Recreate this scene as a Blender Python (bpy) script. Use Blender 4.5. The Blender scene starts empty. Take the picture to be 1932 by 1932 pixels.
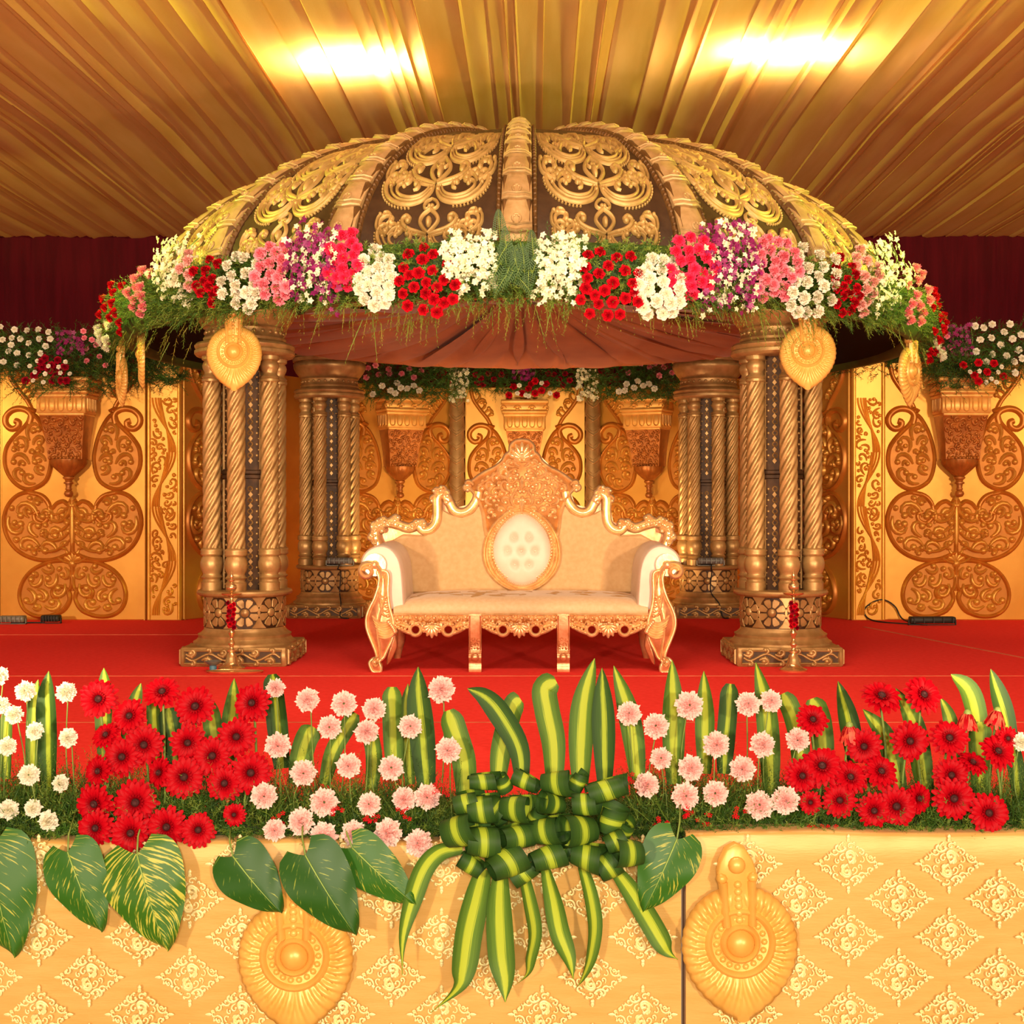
import bpy, math, random
import numpy as np
from mathutils import Vector, Matrix

scene = bpy.context.scene
COL = scene.collection
R_ = math.radians
PI = math.pi

# ------------------------------------------------------------------ camera
F, CX, HY, CZ = 2460.0, 1012.0, 950.0, 1.077       # focal length (px), vanishing point, eye height above the stage

def W(px, py, Y):
    """a point of the photograph placed at its real distance Y"""
    return Vector(((px - CX) * Y / F, Y, CZ + (HY - py) * Y / F))

cam_d = bpy.data.cameras.new('camera')
cam = bpy.data.objects.new('camera', cam_d)
COL.objects.link(cam)
cam.location = (0, 0, CZ)
cam.rotation_euler = (R_(90), 0, 0)
cam_d.sensor_width = 36
cam_d.lens = 36 * F / 1932
cam_d.shift_x = -(CX - 966) / 1932
cam_d.shift_y = -(966 - HY) / 1932
cam_d.clip_end = 100
scene.camera = cam

# ------------------------------------------------------------------ world, lamps, exposure
scene.view_settings.view_transform = 'Standard'
scene.view_settings.look = 'None'
scene.view_settings.exposure = 0.0
scene.view_settings.gamma = 1
scene.view_settings.use_curve_mapping = False
world = bpy.data.worlds.new('world')
scene.world = world
world.use_nodes = True
world.node_tree.nodes['Background'].inputs[0].default_value = (1.0, 0.62, 0.34, 1)
world.node_tree.nodes['Background'].inputs[1].default_value = 0.30

def lamp(name, kind, loc, target, power, color, size=0.5, size_y=None, spot=60, blend=0.6):
    d = bpy.data.lights.new(name, kind)
    d.energy = power
    d.color = color
    if kind == 'AREA':
        d.size = size
        if size_y:
            d.shape = 'RECTANGLE'
            d.size_y = size_y
    if kind == 'SPOT':
        d.spot_size = R_(spot)
        d.spot_blend = blend
        d.shadow_soft_size = size
    if kind == 'POINT':
        d.shadow_soft_size = size
    o = bpy.data.objects.new(name, d)
    COL.objects.link(o)
    o.location = loc
    o.rotation_euler = (Vector(target) - Vector(loc)).to_track_quat('-Z', 'Y').to_euler()
    return o

WARM = (1.0, 0.77, 0.50)
# two front fill lights added behind the camera, one to each side
lamp('front_fill_light', 'AREA', (-6.5, -12.5, 3.4), (0.2, 9.5, 1.7), 1850, WARM, 0.9)
lamp('front_fill_light', 'AREA', (6.7, -12.5, 3.4), (-0.2, 9.5, 1.7), 2050, WARM, 0.9)
# the photographer's own light just above the camera, and the lamps low in front of the stage
lamp('camera_lamp', 'AREA', (0.15, -2.2, 1.9), (-0.1, 9.0, 1.2), 260, (1.0, 0.88, 0.70), 0.5)
lamp('stage_front_lamp', 'SPOT', (-2.6, 2.2, 0.4), (-0.4, 10.5, 4.3), 950, WARM, 0.10, spot=62)
lamp('stage_front_lamp', 'SPOT', (2.6, 2.2, 0.4), (0.2, 10.5, 4.3), 950, WARM, 0.10, spot=62)
# overhead fill light added out of view to brighten the carpet
lamp('carpet_fill_light', 'AREA', (0.0, 5.2, 4.55), (0.0, 6.6, 0.0), 150, (1.0, 0.80, 0.55), 4.5, 0.3)
# yellow-green spot lamps at the sides of the dome
lamp('side_spot_lamp', 'SPOT', (-6.6, 7.6, 3.5), (-1.2, 9.9, 3.5), 2600, (0.66, 0.86, 0.12), 0.15, spot=40)
lamp('side_spot_lamp', 'SPOT', (6.6, 7.6, 3.5), (1.0, 9.9, 3.5), 2800, (0.66, 0.86, 0.12), 0.15, spot=40)
# work lamps above the ceiling cloth, shining through it
lamp('ceiling_work_lamp', 'AREA', (-1.50, 10.55, 4.84), (-1.50, 10.60, 4.0), 360, (1.0, 0.88, 0.50), 0.60, 0.26)
lamp('ceiling_work_lamp', 'AREA', (1.95, 10.30, 4.84), (1.95, 10.35, 4.0), 360, (1.0, 0.88, 0.50), 0.70, 0.24)
# alcove lights added behind the sofa, canopy spots by the rear pillars, side-wall spots
for sx in (-1, 1):
    lamp('alcove_fill_light', 'SPOT', (-0.14 + sx * 0.8, 11.6, 0.15), (-0.14 + sx * 0.9, 14.4, 1.5), 190, (1.0, 0.68, 0.32), 0.10, spot=100)
    lamp('canopy_lamp', 'SPOT', (-0.14 + sx * 1.25, 11.9, 0.65), (-0.14 + sx * 0.5, 11.6, 2.6), 38, (1.0, 0.66, 0.36), 0.08, spot=100)
    lamp('wall_wash_lamp', 'SPOT', (-0.14 + sx * 6.2, 9.0, 2.0), (-0.14 + sx * 4.2, 12.0, 1.4), 120, (1.0, 0.70, 0.36), 0.15, spot=80)

    lamp('ceiling_spill_light', 'SPOT', (sx * 7.4, 12.6, 3.2), (sx * 5.6, 15.2, 4.7), 70, (0.85, 0.85, 0.15), 0.1, spot=70)  # added out of view to give the ceiling a yellow-green spill

# ------------------------------------------------------------------ helpers
class MB:
    """collects vertices and faces for one mesh"""
    def __init__(s):
        s.v, s.f, s.m, s.uv = [], [], [], {}

    def add(s, vs, fs, m=0, uv=None):
        o = len(s.v)
        s.v.extend([(float(a), float(b), float(c)) for a, b, c in vs])
        for f in fs:
            s.f.append(tuple(i + o for i in f))
            s.m.append(m)
        if uv is not None:
            for i, q in enumerate(uv):
                s.uv[o + i] = q

    def mesh(s, name, mats, sharp=42, smooth=True):
        me = bpy.data.meshes.new(name)
        me.from_pydata(s.v, [], s.f)
        if not isinstance(mats, (list, tuple)):
            mats = [mats]
        for q in mats:
            me.materials.append(q)
        me.polygons.foreach_set('material_index', s.m)
        me.polygons.foreach_set('use_smooth', [smooth] * len(s.f))
        if s.uv:
            l = me.uv_layers.new(name='uv')
            arr = np.zeros(len(me.loops) * 2, dtype=np.float32)
            vi = np.zeros(len(me.loops), dtype=np.int32)
            me.loops.foreach_get('vertex_index', vi)
            tab = np.zeros((len(s.v), 2), dtype=np.float32)
            for k, q in s.uv.items():
                tab[k] = q
            arr = tab[vi].ravel()
            l.data.foreach_set('uv', arr)
        me.update()
        if smooth and sharp:
            me.set_sharp_from_angle(angle=R_(sharp))
        return me

def link(name, data, parent=None, loc=(0, 0, 0), rot=(0, 0, 0), scale=(1, 1, 1)):
    o = bpy.data.objects.new(name, data)
    COL.objects.link(o)
    o.location = loc
    o.rotation_euler = rot
    o.scale = scale
    if parent is not None:
        o.parent = parent
    return o

def tag(o, label, cat, group=None, kind=None):
    o['label'] = label
    o['category'] = cat
    if group:
        o['group'] = group
    if kind:
        o['kind'] = kind
    return o

def thing(name, label, cat, loc=(0, 0, 0), rot=(0, 0, 0), group=None, scale=(1, 1, 1)):
    return tag(link(name, None, None, loc, rot, scale), label, cat, group)

def struct(o):
    o['kind'] = 'structure'
    return o

def copy_tree(o, parent=None):
    c = o.copy()
    COL.objects.link(c)
    c.parent = parent
    for ch in o.children:
        copy_tree(ch, c)
    return c

def lin(c):
    return tuple((x / 12.92 if x <= 0.04045 else ((x + 0.055) / 1.055) ** 2.4) for x in c)

def hexc(h):
    return lin(tuple(int(h[i:i + 2], 16) / 255 for i in (0, 2, 4))) + (1,)

def mat(name, c1, c2=None, rough=0.5, metal=0.0, scale=8.0, bump=0.0, bscale=None, spec=0.5, sheen=0.0, trans=0.0, stretch=(1, 1, 1), detail=4):
    m = bpy.data.materials.new(name)
    m.use_nodes = True
    nt = m.node_tree
    b = nt.nodes['Principled BSDF']
    b.inputs['Roughness'].default_value = rough
    b.inputs['Metallic'].default_value = metal
    b.inputs['Specular IOR Level'].default_value = spec
    if sheen:
        b.inputs['Sheen Weight'].default_value = sheen
    c1 = hexc(c1)
    b.inputs['Base Color'].default_value = c1
    tc = nt.nodes.new('ShaderNodeTexCoord')
    mp = nt.nodes.new('ShaderNodeMapping')
    mp.inputs['Scale'].default_value = stretch
    nt.links.new(tc.outputs['Object'], mp.inputs[0])
    if c2:
        n = nt.nodes.new('ShaderNodeTexNoise')
        n.inputs['Scale'].default_value = scale
        n.inputs['Detail'].default_value = detail
        nt.links.new(mp.outputs[0], n.inputs['Vector'])
        r = nt.nodes.new('ShaderNodeValToRGB')
        r.color_ramp.elements[0].position = 0.35
        r.color_ramp.elements[1].position = 0.65
        r.color_ramp.elements[0].color = c1
        r.color_ramp.elements[1].color = hexc(c2)
        nt.links.new(n.outputs[0], r.inputs[0])
        nt.links.new(r.outputs[0], b.inputs['Base Color'])
    if bump:
        n2 = nt.nodes.new('ShaderNodeTexNoise')
        n2.inputs['Scale'].default_value = bscale or scale * 4
        nt.links.new(mp.outputs[0], n2.inputs['Vector'])
        bp = nt.nodes.new('ShaderNodeBump')
        bp.inputs['Strength'].default_value = bump
        bp.inputs['Distance'].default_value = 0.01
        nt.links.new(n2.outputs[0], bp.inputs['Height'])
        nt.links.new(bp.outputs[0], b.inputs['Normal'])
    if trans:
        out = nt.nodes['Material Output']
        t = nt.nodes.new('ShaderNodeBsdfTranslucent')
        mx = nt.nodes.new('ShaderNodeMixShader')
        mx.inputs[0].default_value = trans
        if c2:
            nt.links.new(r.outputs[0], t.inputs[0])
        else:
            t.inputs[0].default_value = c1
        nt.links.new(b.outputs[0], mx.inputs[1])
        nt.links.new(t.outputs[0], mx.inputs[2])
        nt.links.new(mx.outputs[0], out.inputs['Surface'])
    return m

M = {}
M['carpet'] = mat('red_carpet', 'f0403a', 'e83832', 0.95, 0, 30, 0.25, 400, 0.05, 0.0)
M['tape'] = mat('carpet_seam', 'd8704a', 'c8502f', 0.7, 0, 12)
M['curtain'] = mat('maroon_curtain', '5a0a18', '4c0814', 0.85, 0, 3, 0.2, 40, 0.1, 0.15, stretch=(4, 1, .4))
M['ceiling'] = mat('golden_ceiling_cloth', 'ebb472', 'e2a862', 0.75, 0, 2.0, 0.12, 60, 0.15, 0.0, 0.30, stretch=(3, .4, 1))
M['lining'] = mat('brown_canopy_cloth', 'a05a32', '904c28', 0.7, 0, 3, 0.1, 60, 0.2, 0.1)
M['black'] = mat('shade_black_underside', '140c0a', None, 0.9, 0, 5, spec=0.1)  # near-black base colour carries the shade under the eave
M['wall_gold'] = mat('gold_panel_board', 'd69a40', 'ca8c34', 0.34, 0.5, 3, 0.05, 9, 0.5)
M['wall_relief'] = mat('copper_gold_relief', 'd2963e', 'c28430', 0.38, 0.45, 9, 0.05, 40, 0.5)
M['wall_rim'] = mat('copper_gold_rim', 'c47a28', 'b46c20', 0.38, 0.45, 9, 0, None, 0.5)
M['strip'] = mat('gold_pilaster_relief', 'eeb048', 'de9c36', 0.36, 0.45, 6, 0.05, 40, 0.5)
M['corbel'] = mat('corbel_copper_gold', 'b06a28', '96561e', 0.42, 0.4, 14, 0.1, 50, 0.5)
M['corbel_cap'] = mat('corbel_pale_gold', 'e6b060', 'd89c48', 0.42, 0.35, 10, 0.05, 40, 0.5)
M['pillar'] = mat('antique_gold_paint', 'b8905a', '9c7644', 0.40, 0.45, 12, 0.06, 60, 0.5)
M['pillar_dark'] = mat('dark_bronze_paint', '35200e', '4a2d14', 0.5, 0.3, 20, 0.05, 60, 0.4)
M['dome_dark'] = mat('dome_brown_board', '3a2616', '46301c', 0.5, 0.2, 10, 0.1, 60, 0.35)
M['dome_gold'] = mat('dome_gold_relief', 'b8945a', 'a08048', 0.45, 0.3, 12, 0.06, 60, 0.45)
M['dome_rib'] = mat('dome_rib_gold', 'bc986a', 'a68454', 0.45, 0.3, 14, 0.12, 70, 0.45)
M['dome_edge'] = mat('dome_edge_bronze', '5a3c1c', '6b4822', 0.5, 0.3, 20)
M['sofa_gold'] = mat('sofa_bright_gilt', 'eecb98', 'deb078', 0.26, 0.60, 20, 0.05, 60, 0.5)
M['sofa_copper'] = mat('sofa_rose_gilt', 'd69468', 'be7448', 0.28, 0.6, 20, 0.05, 60, 0.5)
M['sofa_cloth'] = mat('sofa_beige_damask', 'd4b088', 'cea67c', 0.6, 0, 40, 0.05, 200, 0.3, 0.2)
M['sofa_white'] = mat('sofa_cream_leather', 'd6c0ae', 'cfb6a2', 0.45, 0, 8, 0, None, 0.5)
M['skirt'] = mat('gold_brocade_cloth', 'd2a45c', 'cc9c52', 0.42, 0.12, 6, 0.06, 30, 0.5, 0.1, stretch=(1, 1, 6))
M['brocade'] = mat('cream_brocade_thread', 'f6e2a8', 'f0d690', 0.38, 0.15, 30, 0.05, 300, 0.5)
M['medal'] = mat('pale_gold_plaster', 'e8b25c', 'dca44c', 0.36, 0.15, 10, 0.03, 40, 0.5)
M['brass'] = mat('polished_brass', 'eec88c', 'd8a868', 0.22, 0.85, 12)
M['grey_metal'] = mat('grey_lamp_housing', '6a6660', '7a756c', 0.5, 0.3, 20)
M['glass_lamp'] = mat('lamp_glass', 'a09a90', None, 0.1, 0.0, 20)
M['rubber'] = mat('black_rubber', '15120f', '201a16', 0.6, 0, 20)
M['blue'] = mat('blue_plastic', '4a7a90', '416c84', 0.5, 0, 20)
M['fern'] = mat('fern_green', '66822a', '809638', 0.6, 0, 7, trans=0.25)
M['fern_dark'] = mat('dark_fern_green', '2f5214', '45701c', 0.6, 0, 7, trans=0.2)
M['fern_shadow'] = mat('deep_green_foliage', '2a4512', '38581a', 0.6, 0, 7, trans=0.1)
M['fern_yellow'] = mat('yellow_green_sprig', '9a8a34', '7d8a30', 0.6, 0, 7, trans=0.25)
M['stem'] = mat('green_stem', '7c9040', '6a8034', 0.5, 0, 30)
M['calyx'] = mat('calyx_green', '8aa04c', '7a9040', 0.5, 0, 30)
M['gerb_center'] = mat('gerbera_dark_center', '4a0a0e', '2c0608', 0.7, 0, 200)
M['foam'] = mat('dark_floral_foam', '1f3010', '2a3c14', 0.9, 0, 20)
M['soil'] = mat('hall_floor_stone', '8a7250', '7a6444', 0.6, 0, 4)

def bloom_mat(name, inner, outer, r0, r1, rough=0.6, trans=0.2):
    """petal colour runs from the heart of the bloom outwards"""
    m = bpy.data.materials.new(name)
    m.use_nodes = True
    nt = m.node_tree
    b = nt.nodes['Principled BSDF']
    b.inputs['Roughness'].default_value = rough
    b.inputs['Specular IOR Level'].default_value = 0.08
    tc = nt.nodes.new('ShaderNodeTexCoord')
    mu = nt.nodes.new('ShaderNodeVectorMath')
    mu.operation = 'MULTIPLY'
    mu.inputs[1].default_value = (1, 1, 0)
    ln = nt.nodes.new('ShaderNodeVectorMath')
    ln.operation = 'LENGTH'
    mr = nt.nodes.new('ShaderNodeMapRange')
    mr.inputs[1].default_value = r0
    mr.inputs[2].default_value = r1
    nz = nt.nodes.new('ShaderNodeTexNoise')
    nz.inputs['Scale'].default_value = 60
    ad = nt.nodes.new('ShaderNodeMath')
    ad.operation = 'MULTIPLY_ADD'
    ad.inputs[1].default_value = 0.5
    rp = nt.nodes.new('ShaderNodeValToRGB')
    rp.color_ramp.elements[0].color = hexc(inner)
    rp.color_ramp.elements[1].color = hexc(outer)
    rp.color_ramp.elements[0].position = 0.15
    nt.links.new(tc.outputs['Object'], mu.inputs[0])
    nt.links.new(mu.outputs[0], ln.inputs[0])
    nt.links.new(ln.outputs['Value'], mr.inputs[0])
    nt.links.new(tc.outputs['Object'], nz.inputs['Vector'])
    nt.links.new(nz.outputs[0], ad.inputs[0])
    nt.links.new(mr.outputs[0], ad.inputs[2])
    sb = nt.nodes.new('ShaderNodeMath')
    sb.operation = 'SUBTRACT'
    sb.inputs[1].default_value = 0.25
    nt.links.new(ad.outputs[0], sb.inputs[0])
    nt.links.new(sb.outputs[0], rp.inputs[0])
    nt.links.new(rp.outputs[0], b.inputs['Base Color'])
    if trans:
        t = nt.nodes.new('ShaderNodeBsdfTranslucent')
        mx = nt.nodes.new('ShaderNodeMixShader')
        mx.inputs[0].default_value = trans
        nt.links.new(rp.outputs[0], t.inputs[0])
        nt.links.new(b.outputs[0], mx.inputs[1])
        nt.links.new(t.outputs[0], mx.inputs[2])
        nt.links.new(mx.outputs[0], nt.nodes['Material Output'].inputs['Surface'])
    return m

M['c_pink'] = bloom_mat('pale_pink_petals', 'f6bcb8', 'fbdcd4', 0.004, 0.042)
M['c_white'] = bloom_mat('white_petals', 'eae2c6', 'f4ecdc', 0.004, 0.030)
M['c_red'] = bloom_mat('crimson_petals', 'a00614', 'd20c20', 0.004, 0.035)
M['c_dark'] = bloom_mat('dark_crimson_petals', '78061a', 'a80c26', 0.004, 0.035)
M['c_mid'] = bloom_mat('rose_pink_petals', 'f0788a', 'fa9cac', 0.004, 0.035)
M['c_blush'] = bloom_mat('blush_pink_petals', 'f0a8a0', 'fcc8c0', 0.004, 0.035)
M['c_hot'] = bloom_mat('hot_pink_petals', 'ee2450', 'f8406a', 0.004, 0.035)
M['gerb'] = bloom_mat('scarlet_gerbera_petals', '74030c', 'b80416', 0.006, 0.032, 0.45, 0.15)
M['orch_w'] = bloom_mat('white_orchid_petals', 'e8e8a0', 'fffbe4', 0.0, 0.012)
M['orch_p'] = mat('purple_orchid_petals', '7a0c50', '9c2470', 0.5, 0, 42, trans=0.2)
M['wilt'] = mat('faded_orange_petals', 'e86a48', 'd02a28', 0.6, 0, 40, trans=0.2)

def leaf_mat(name, dark, mid, light, band=0.0):
    """dark edges and a yellow-green middle band, taken across the leaf"""
    m = bpy.data.materials.new(name)
    m.use_nodes = True
    nt = m.node_tree
    b = nt.nodes['Principled BSDF']
    b.inputs['Roughness'].default_value = 0.55
    b.inputs['Specular IOR Level'].default_value = 0.22
    uv = nt.nodes.new('ShaderNodeUVMap')
    sp = nt.nodes.new('ShaderNodeSeparateXYZ')
    nt.links.new(uv.outputs[0], sp.inputs[0])
    mp = nt.nodes.new('ShaderNodeMapping')
    mp.inputs['Scale'].default_value = (34, .7, 1)
    nz = nt.nodes.new('ShaderNodeTexNoise')
    nz.inputs['Scale'].default_value = 1.0
    nt.links.new(uv.outputs[0], mp.inputs[0])
    nt.links.new(mp.outputs[0], nz.inputs['Vector'])
    a = nt.nodes.new('ShaderNodeMath'); a.operation = 'SUBTRACT'; a.inputs[1].default_value = 0.5
    ab = nt.nodes.new('ShaderNodeMath'); ab.operation = 'ABSOLUTE'
    mu = nt.nodes.new('ShaderNodeMath'); mu.operation = 'MULTIPLY_ADD'; mu.inputs[1].default_value = 0.30
    nt.links.new(sp.outputs[0], a.inputs[0])
    nt.links.new(a.outputs[0], ab.inputs[0])
    nt.links.new(nz.outputs[0], mu.inputs[0])
    nt.links.new(ab.outputs[0], mu.inputs[2])
    rp = nt.nodes.new('ShaderNodeValToRGB')
    e = rp.color_ramp.elements
    e[0].position = 0.17 + band; e[0].color = hexc(light)
    e[1].position = 0.60; e[1].color = hexc(dark)
    x = e.new(0.22 + band); x.color = hexc(light)
    x = e.new(0.29 + band); x.color = hexc(mid)
    nt.links.new(mu.outputs[0], rp.inputs[0])
    nt.links.new(rp.outputs[0], b.inputs['Base Color'])
    t = nt.nodes.new('ShaderNodeBsdfTranslucent')
    mx = nt.nodes.new('ShaderNodeMixShader')
    mx.inputs[0].default_value = 0.15
    nt.links.new(rp.outputs[0], t.inputs[0])
    nt.links.new(b.outputs[0], mx.inputs[1])
    nt.links.new(t.outputs[0], mx.inputs[2])
    nt.links.new(mx.outputs[0], nt.nodes['Material Output'].inputs['Surface'])
    return m

M['dracaena'] = leaf_mat('striped_dracaena_leaf', '42621f', '62842c', 'b0c03c', 0.06)
M['dracaena_deep'] = leaf_mat('striped_dark_leaf', '28461a', '3e6020', 'a4b834')

def pothos_mat(name, base, streak, amount):
    m = bpy.data.materials.new(name)
    m.use_nodes = True
    nt = m.node_tree
    b = nt.nodes['Principled BSDF']
    b.inputs['Roughness'].default_value = 0.5
    uv = nt.nodes.new('ShaderNodeUVMap')
    sp = nt.nodes.new('ShaderNodeSeparateXYZ')
    nt.links.new(uv.outputs[0], sp.inputs[0])
    a = nt.nodes.new('ShaderNodeMath'); a.operation = 'SUBTRACT'; a.inputs[1].default_value = 0.5
    ab = nt.nodes.new('ShaderNodeMath'); ab.operation = 'ABSOLUTE'
    nt.links.new(sp.outputs[0], a.inputs[0]); nt.links.new(a.outputs[0], ab.inputs[0])
    sk = nt.nodes.new('ShaderNodeMath'); sk.operation = 'MULTIPLY_ADD'; sk.inputs[1].default_value = -0.9
    nt.links.new(ab.outputs[0], sk.inputs[0]); nt.links.new(sp.outputs[1], sk.inputs[2])
    cb = nt.nodes.new('ShaderNodeCombineXYZ')
    nt.links.new(sp.outputs[0], cb.inputs[0]); nt.links.new(sk.outputs[0], cb.inputs[1])
    oi = nt.nodes.new('ShaderNodeObjectInfo')
    nt.links.new(oi.outputs['Random'], cb.inputs[2])
    mp = nt.nodes.new('ShaderNodeMapping'); mp.inputs['Scale'].default_value = (5, 34, 30)
    nt.links.new(cb.outputs[0], mp.inputs[0])
    nz = nt.nodes.new('ShaderNodeTexNoise'); nz.inputs['Scale'].default_value = 1.0; nz.inputs['Detail'].default_value = 5
    nt.links.new(mp.outputs[0], nz.inputs['Vector'])
    rp = nt.nodes.new('ShaderNodeValToRGB')
    e = rp.color_ramp.elements
    e[0].position = 0.62 - amount; e[0].color = hexc(base)
    e[1].position = 0.68 - amount; e[1].color = hexc(streak)
    nt.links.new(nz.outputs[0], rp.inputs[0])
    nt.links.new(rp.outputs[0], b.inputs['Base Color'])
    t = nt.nodes.new('ShaderNodeBsdfTranslucent')
    mx = nt.nodes.new('ShaderNodeMixShader'); mx.inputs[0].default_value = 0.12
    nt.links.new(rp.outputs[0], t.inputs[0]); nt.links.new(b.outputs[0], mx.inputs[1]); nt.links.new(t.outputs[0], mx.inputs[2])
    nt.links.new(mx.outputs[0], nt.nodes['Material Output'].inputs['Surface'])
    return m

M['pothos_a'] = pothos_mat('variegated_green_leaf', '2e6414', 'b0b040', 0.025)
M['pothos_b'] = pothos_mat('very_variegated_leaf', '34680f', 'c0bc48', 0.095)
M['pothos_c'] = pothos_mat('dark_green_leaf', '22540f', '90a038', -0.01)
M['vein'] = mat('pale_leaf_vein', '8ca84c', None, 0.4)

# ---- basic shapes
def box(mb, x0, x1, y0, y1, z0, z1, m=0, b=0.0):
    if b <= 0:
        vs = [(x, y, z) for z in (z0, z1) for y in (y0, y1) for x in (x0, x1)]
        mb.add(vs, [(0, 2, 3, 1), (4, 5, 7, 6), (0, 1, 5, 4), (2, 6, 7, 3), (0, 4, 6, 2), (1, 3, 7, 5)], m)
        return
    # bevelled: three shrunken shells bridged as stacked rings of 8
    def ring(z, k):
        a0, a1, c0, c1 = x0 + k, x1 - k, y0 + k, y1 - k
        return [(a0 + b, c0, z), (a1 - b, c0, z), (a1, c0 + b, z), (a1, c1 - b, z), (a1 - b, c1, z), (a0 + b, c1, z), (a0, c1 - b, z), (a0, c0 + b, z)]
    rs = [ring(z0, b * .8), ring(z0 + b, 0), ring(z1 - b, 0), ring(z1, b * .8)]
    vs = sum(rs, [])
    fs = []
    for k in range(3):
        for i in range(8):
            j = (i + 1) % 8
            fs.append((k * 8 + i, k * 8 + j, k * 8 + 8 + j, k * 8 + 8 + i))
    fs.append(tuple(range(7, -1, -1)))
    fs.append(tuple(range(24, 32)))
    mb.add(vs, fs, m)

def lathe(mb, prof, seg=32, o=(0, 0, 0), m=0, fn=None, cap=True):
    vs, fs = [], []
    for (r, z) in prof:
        for i in range(seg):
            a = 2 * PI * i / seg
            rr = r if fn is None else fn(r, z, a)
            vs.append((o[0] + rr * math.cos(a), o[1] + rr * math.sin(a), o[2] + z))
    n = len(prof)
    for k in range(n - 1):
        for i in range(seg):
            j = (i + 1) % seg
            fs.append((k * seg + i, k * seg + j, k * seg + seg + j, k * seg + seg + i))
    if cap:
        fs.append(tuple(range(seg - 1, -1, -1)))
        fs.append(tuple(range((n - 1) * seg, n * seg)))
    mb.add(vs, fs, m)

def tube(mb, pts, rad, seg=6, m=0):
    pts = [Vector(p) for p in pts]
    n = len(pts)
    if not hasattr(rad, '__len__'):
        rad = [rad] * n
    vs, fs = [], []
    up = Vector((0, 0, 1))
    for k in range(n):
        t = (pts[min(k + 1, n - 1)] - pts[max(k - 1, 0)])
        if t.length < 1e-9:
            t = Vector((0, 0, 1))
        t.normalize()
        s = t.cross(up if abs(t.z) < .95 else Vector((0, 1, 0))).normalized()
        q = s.cross(t)
        for i in range(seg):
            a = 2 * PI * i / seg
            vs.append(tuple(pts[k] + (s * math.cos(a) + q * math.sin(a)) * rad[k]))
    for k in range(n - 1):
        for i in range(seg):
            j = (i + 1) % seg
            fs.append((k * seg + i, k * seg + j, k * seg + seg + j, k * seg + seg + i))
    fs.append(tuple(range(seg - 1, -1, -1)))
    fs.append(tuple(range((n - 1) * seg, n * seg)))
    mb.add(vs, fs, m)

def cat(pts, n=6, closed=False):
    """smooth curve through points"""
    P = [np.array(p, float) for p in pts]
    out = []
    N = len(P)
    for i in range(N if closed else N - 1):
        p0 = P[(i - 1) % N] if (closed or i > 0) else P[0] * 2 - P[1]
        p1 = P[i]
        p2 = P[(i + 1) % N]
        p3 = P[(i + 2) % N] if (closed or i + 2 < N) else P[-1] * 2 - P[-2]
        for k in range(n):
            t = k / n
            out.append(.5 * ((2 * p1) + (-p0 + p2) * t + (2 * p0 - 5 * p1 + 4 * p2 - p3) * t * t + (-p0 + 3 * p1 - 3 * p2 + p3) * t ** 3))
    if not closed:
        out.append(P[-1])
    return out

def clo(x, y, a0, L, t1, t2=0.0, n=12):
    """a scroll: start, heading, length, turning (linear and tightening), all in degrees"""
    out = [(x, y)]
    for k in range(n):
        s = (k + .5) / n
        a = R_(a0 + t1 * s + t2 * s * s)
        x += math.cos(a) * L / n
        y += math.sin(a) * L / n
        out.append((x, y))
    return out

FLAT = lambda u, v, n: (u, -n, v)
PROF5 = ((-1, 0), (-.62, .75), (0, 1), (.62, .75), (1, 0))
PROF3 = ((-1, 0), (0, 1), (1, 0))
PROF_FLAT = ((-1, 0), (-.9, 1), (.9, 1), (1, 0))

def ribbon(mb, pts, w, h, fm=FLAT, closed=False, m=0, prof=PROF5, taper=None, base=0.0):
    n = len(pts)
    if not hasattr(w, '__len__'):
        w = [w] * n
        if taper:
            w = [w[0] * (taper[0] + (1 - taper[0]) * min(1, (k / (n - 1)) / .3)) * (1 if k / (n - 1) < .5 else (1 - (1 - taper[1]) * (k / (n - 1) - .5) / .5)) for k in range(n)]
    wm = max(w)
    P = np.array(pts, float)
    vs, fs = [], []
    q = len(prof)
    for k in range(n):
        a = P[(k - 1) % n] if (closed or k > 0) else P[0]
        b = P[(k + 1) % n] if (closed or k < n - 1) else P[-1]
        t = b - a
        t = t / (np.linalg.norm(t) + 1e-9)
        nx, ny = -t[1], t[0]
        hh = h * math.sqrt(w[k] / wm + 1e-4)
        for (du, dh) in prof:
            vs.append(fm(P[k][0] + nx * du * w[k], P[k][1] + ny * du * w[k], base + dh * hh))
    kk = n if closed else n - 1
    for k in range(kk):
        k2 = (k + 1) % n
        for i in range(q - 1):
            fs.append((k * q + i, k * q + i + 1, k2 * q + i + 1, k2 * q + i))
    if not closed:
        fs.append(tuple(range(q)))
        fs.append(tuple((n - 1) * q + i for i in range(q - 1, -1, -1)))
    mb.add(vs, fs, m)

def bulb(mb, x, y, r, h, fm=FLAT, m=0, seg=8, base=0.0):
    vs, fs = [fm(x, y, base + h)], []
    for j, (rr, hh) in enumerate(((.55, .85), (.88, .48), (1, 0))):
        for i in range(seg):
            a = 2 * PI * i / seg
            vs.append(fm(x + r * rr * math.cos(a), y + r * rr * math.sin(a), base + h * hh))
    for i in range(seg):
        fs.append((0, 1 + i, 1 + (i + 1) % seg))
    for j in range(2):
        for i in range(seg):
            a, b = 1 + j * seg + i, 1 + j * seg + (i + 1) % seg
            fs.append((a, a + seg, b + seg, b))
    mb.add(vs, fs, m)

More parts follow.
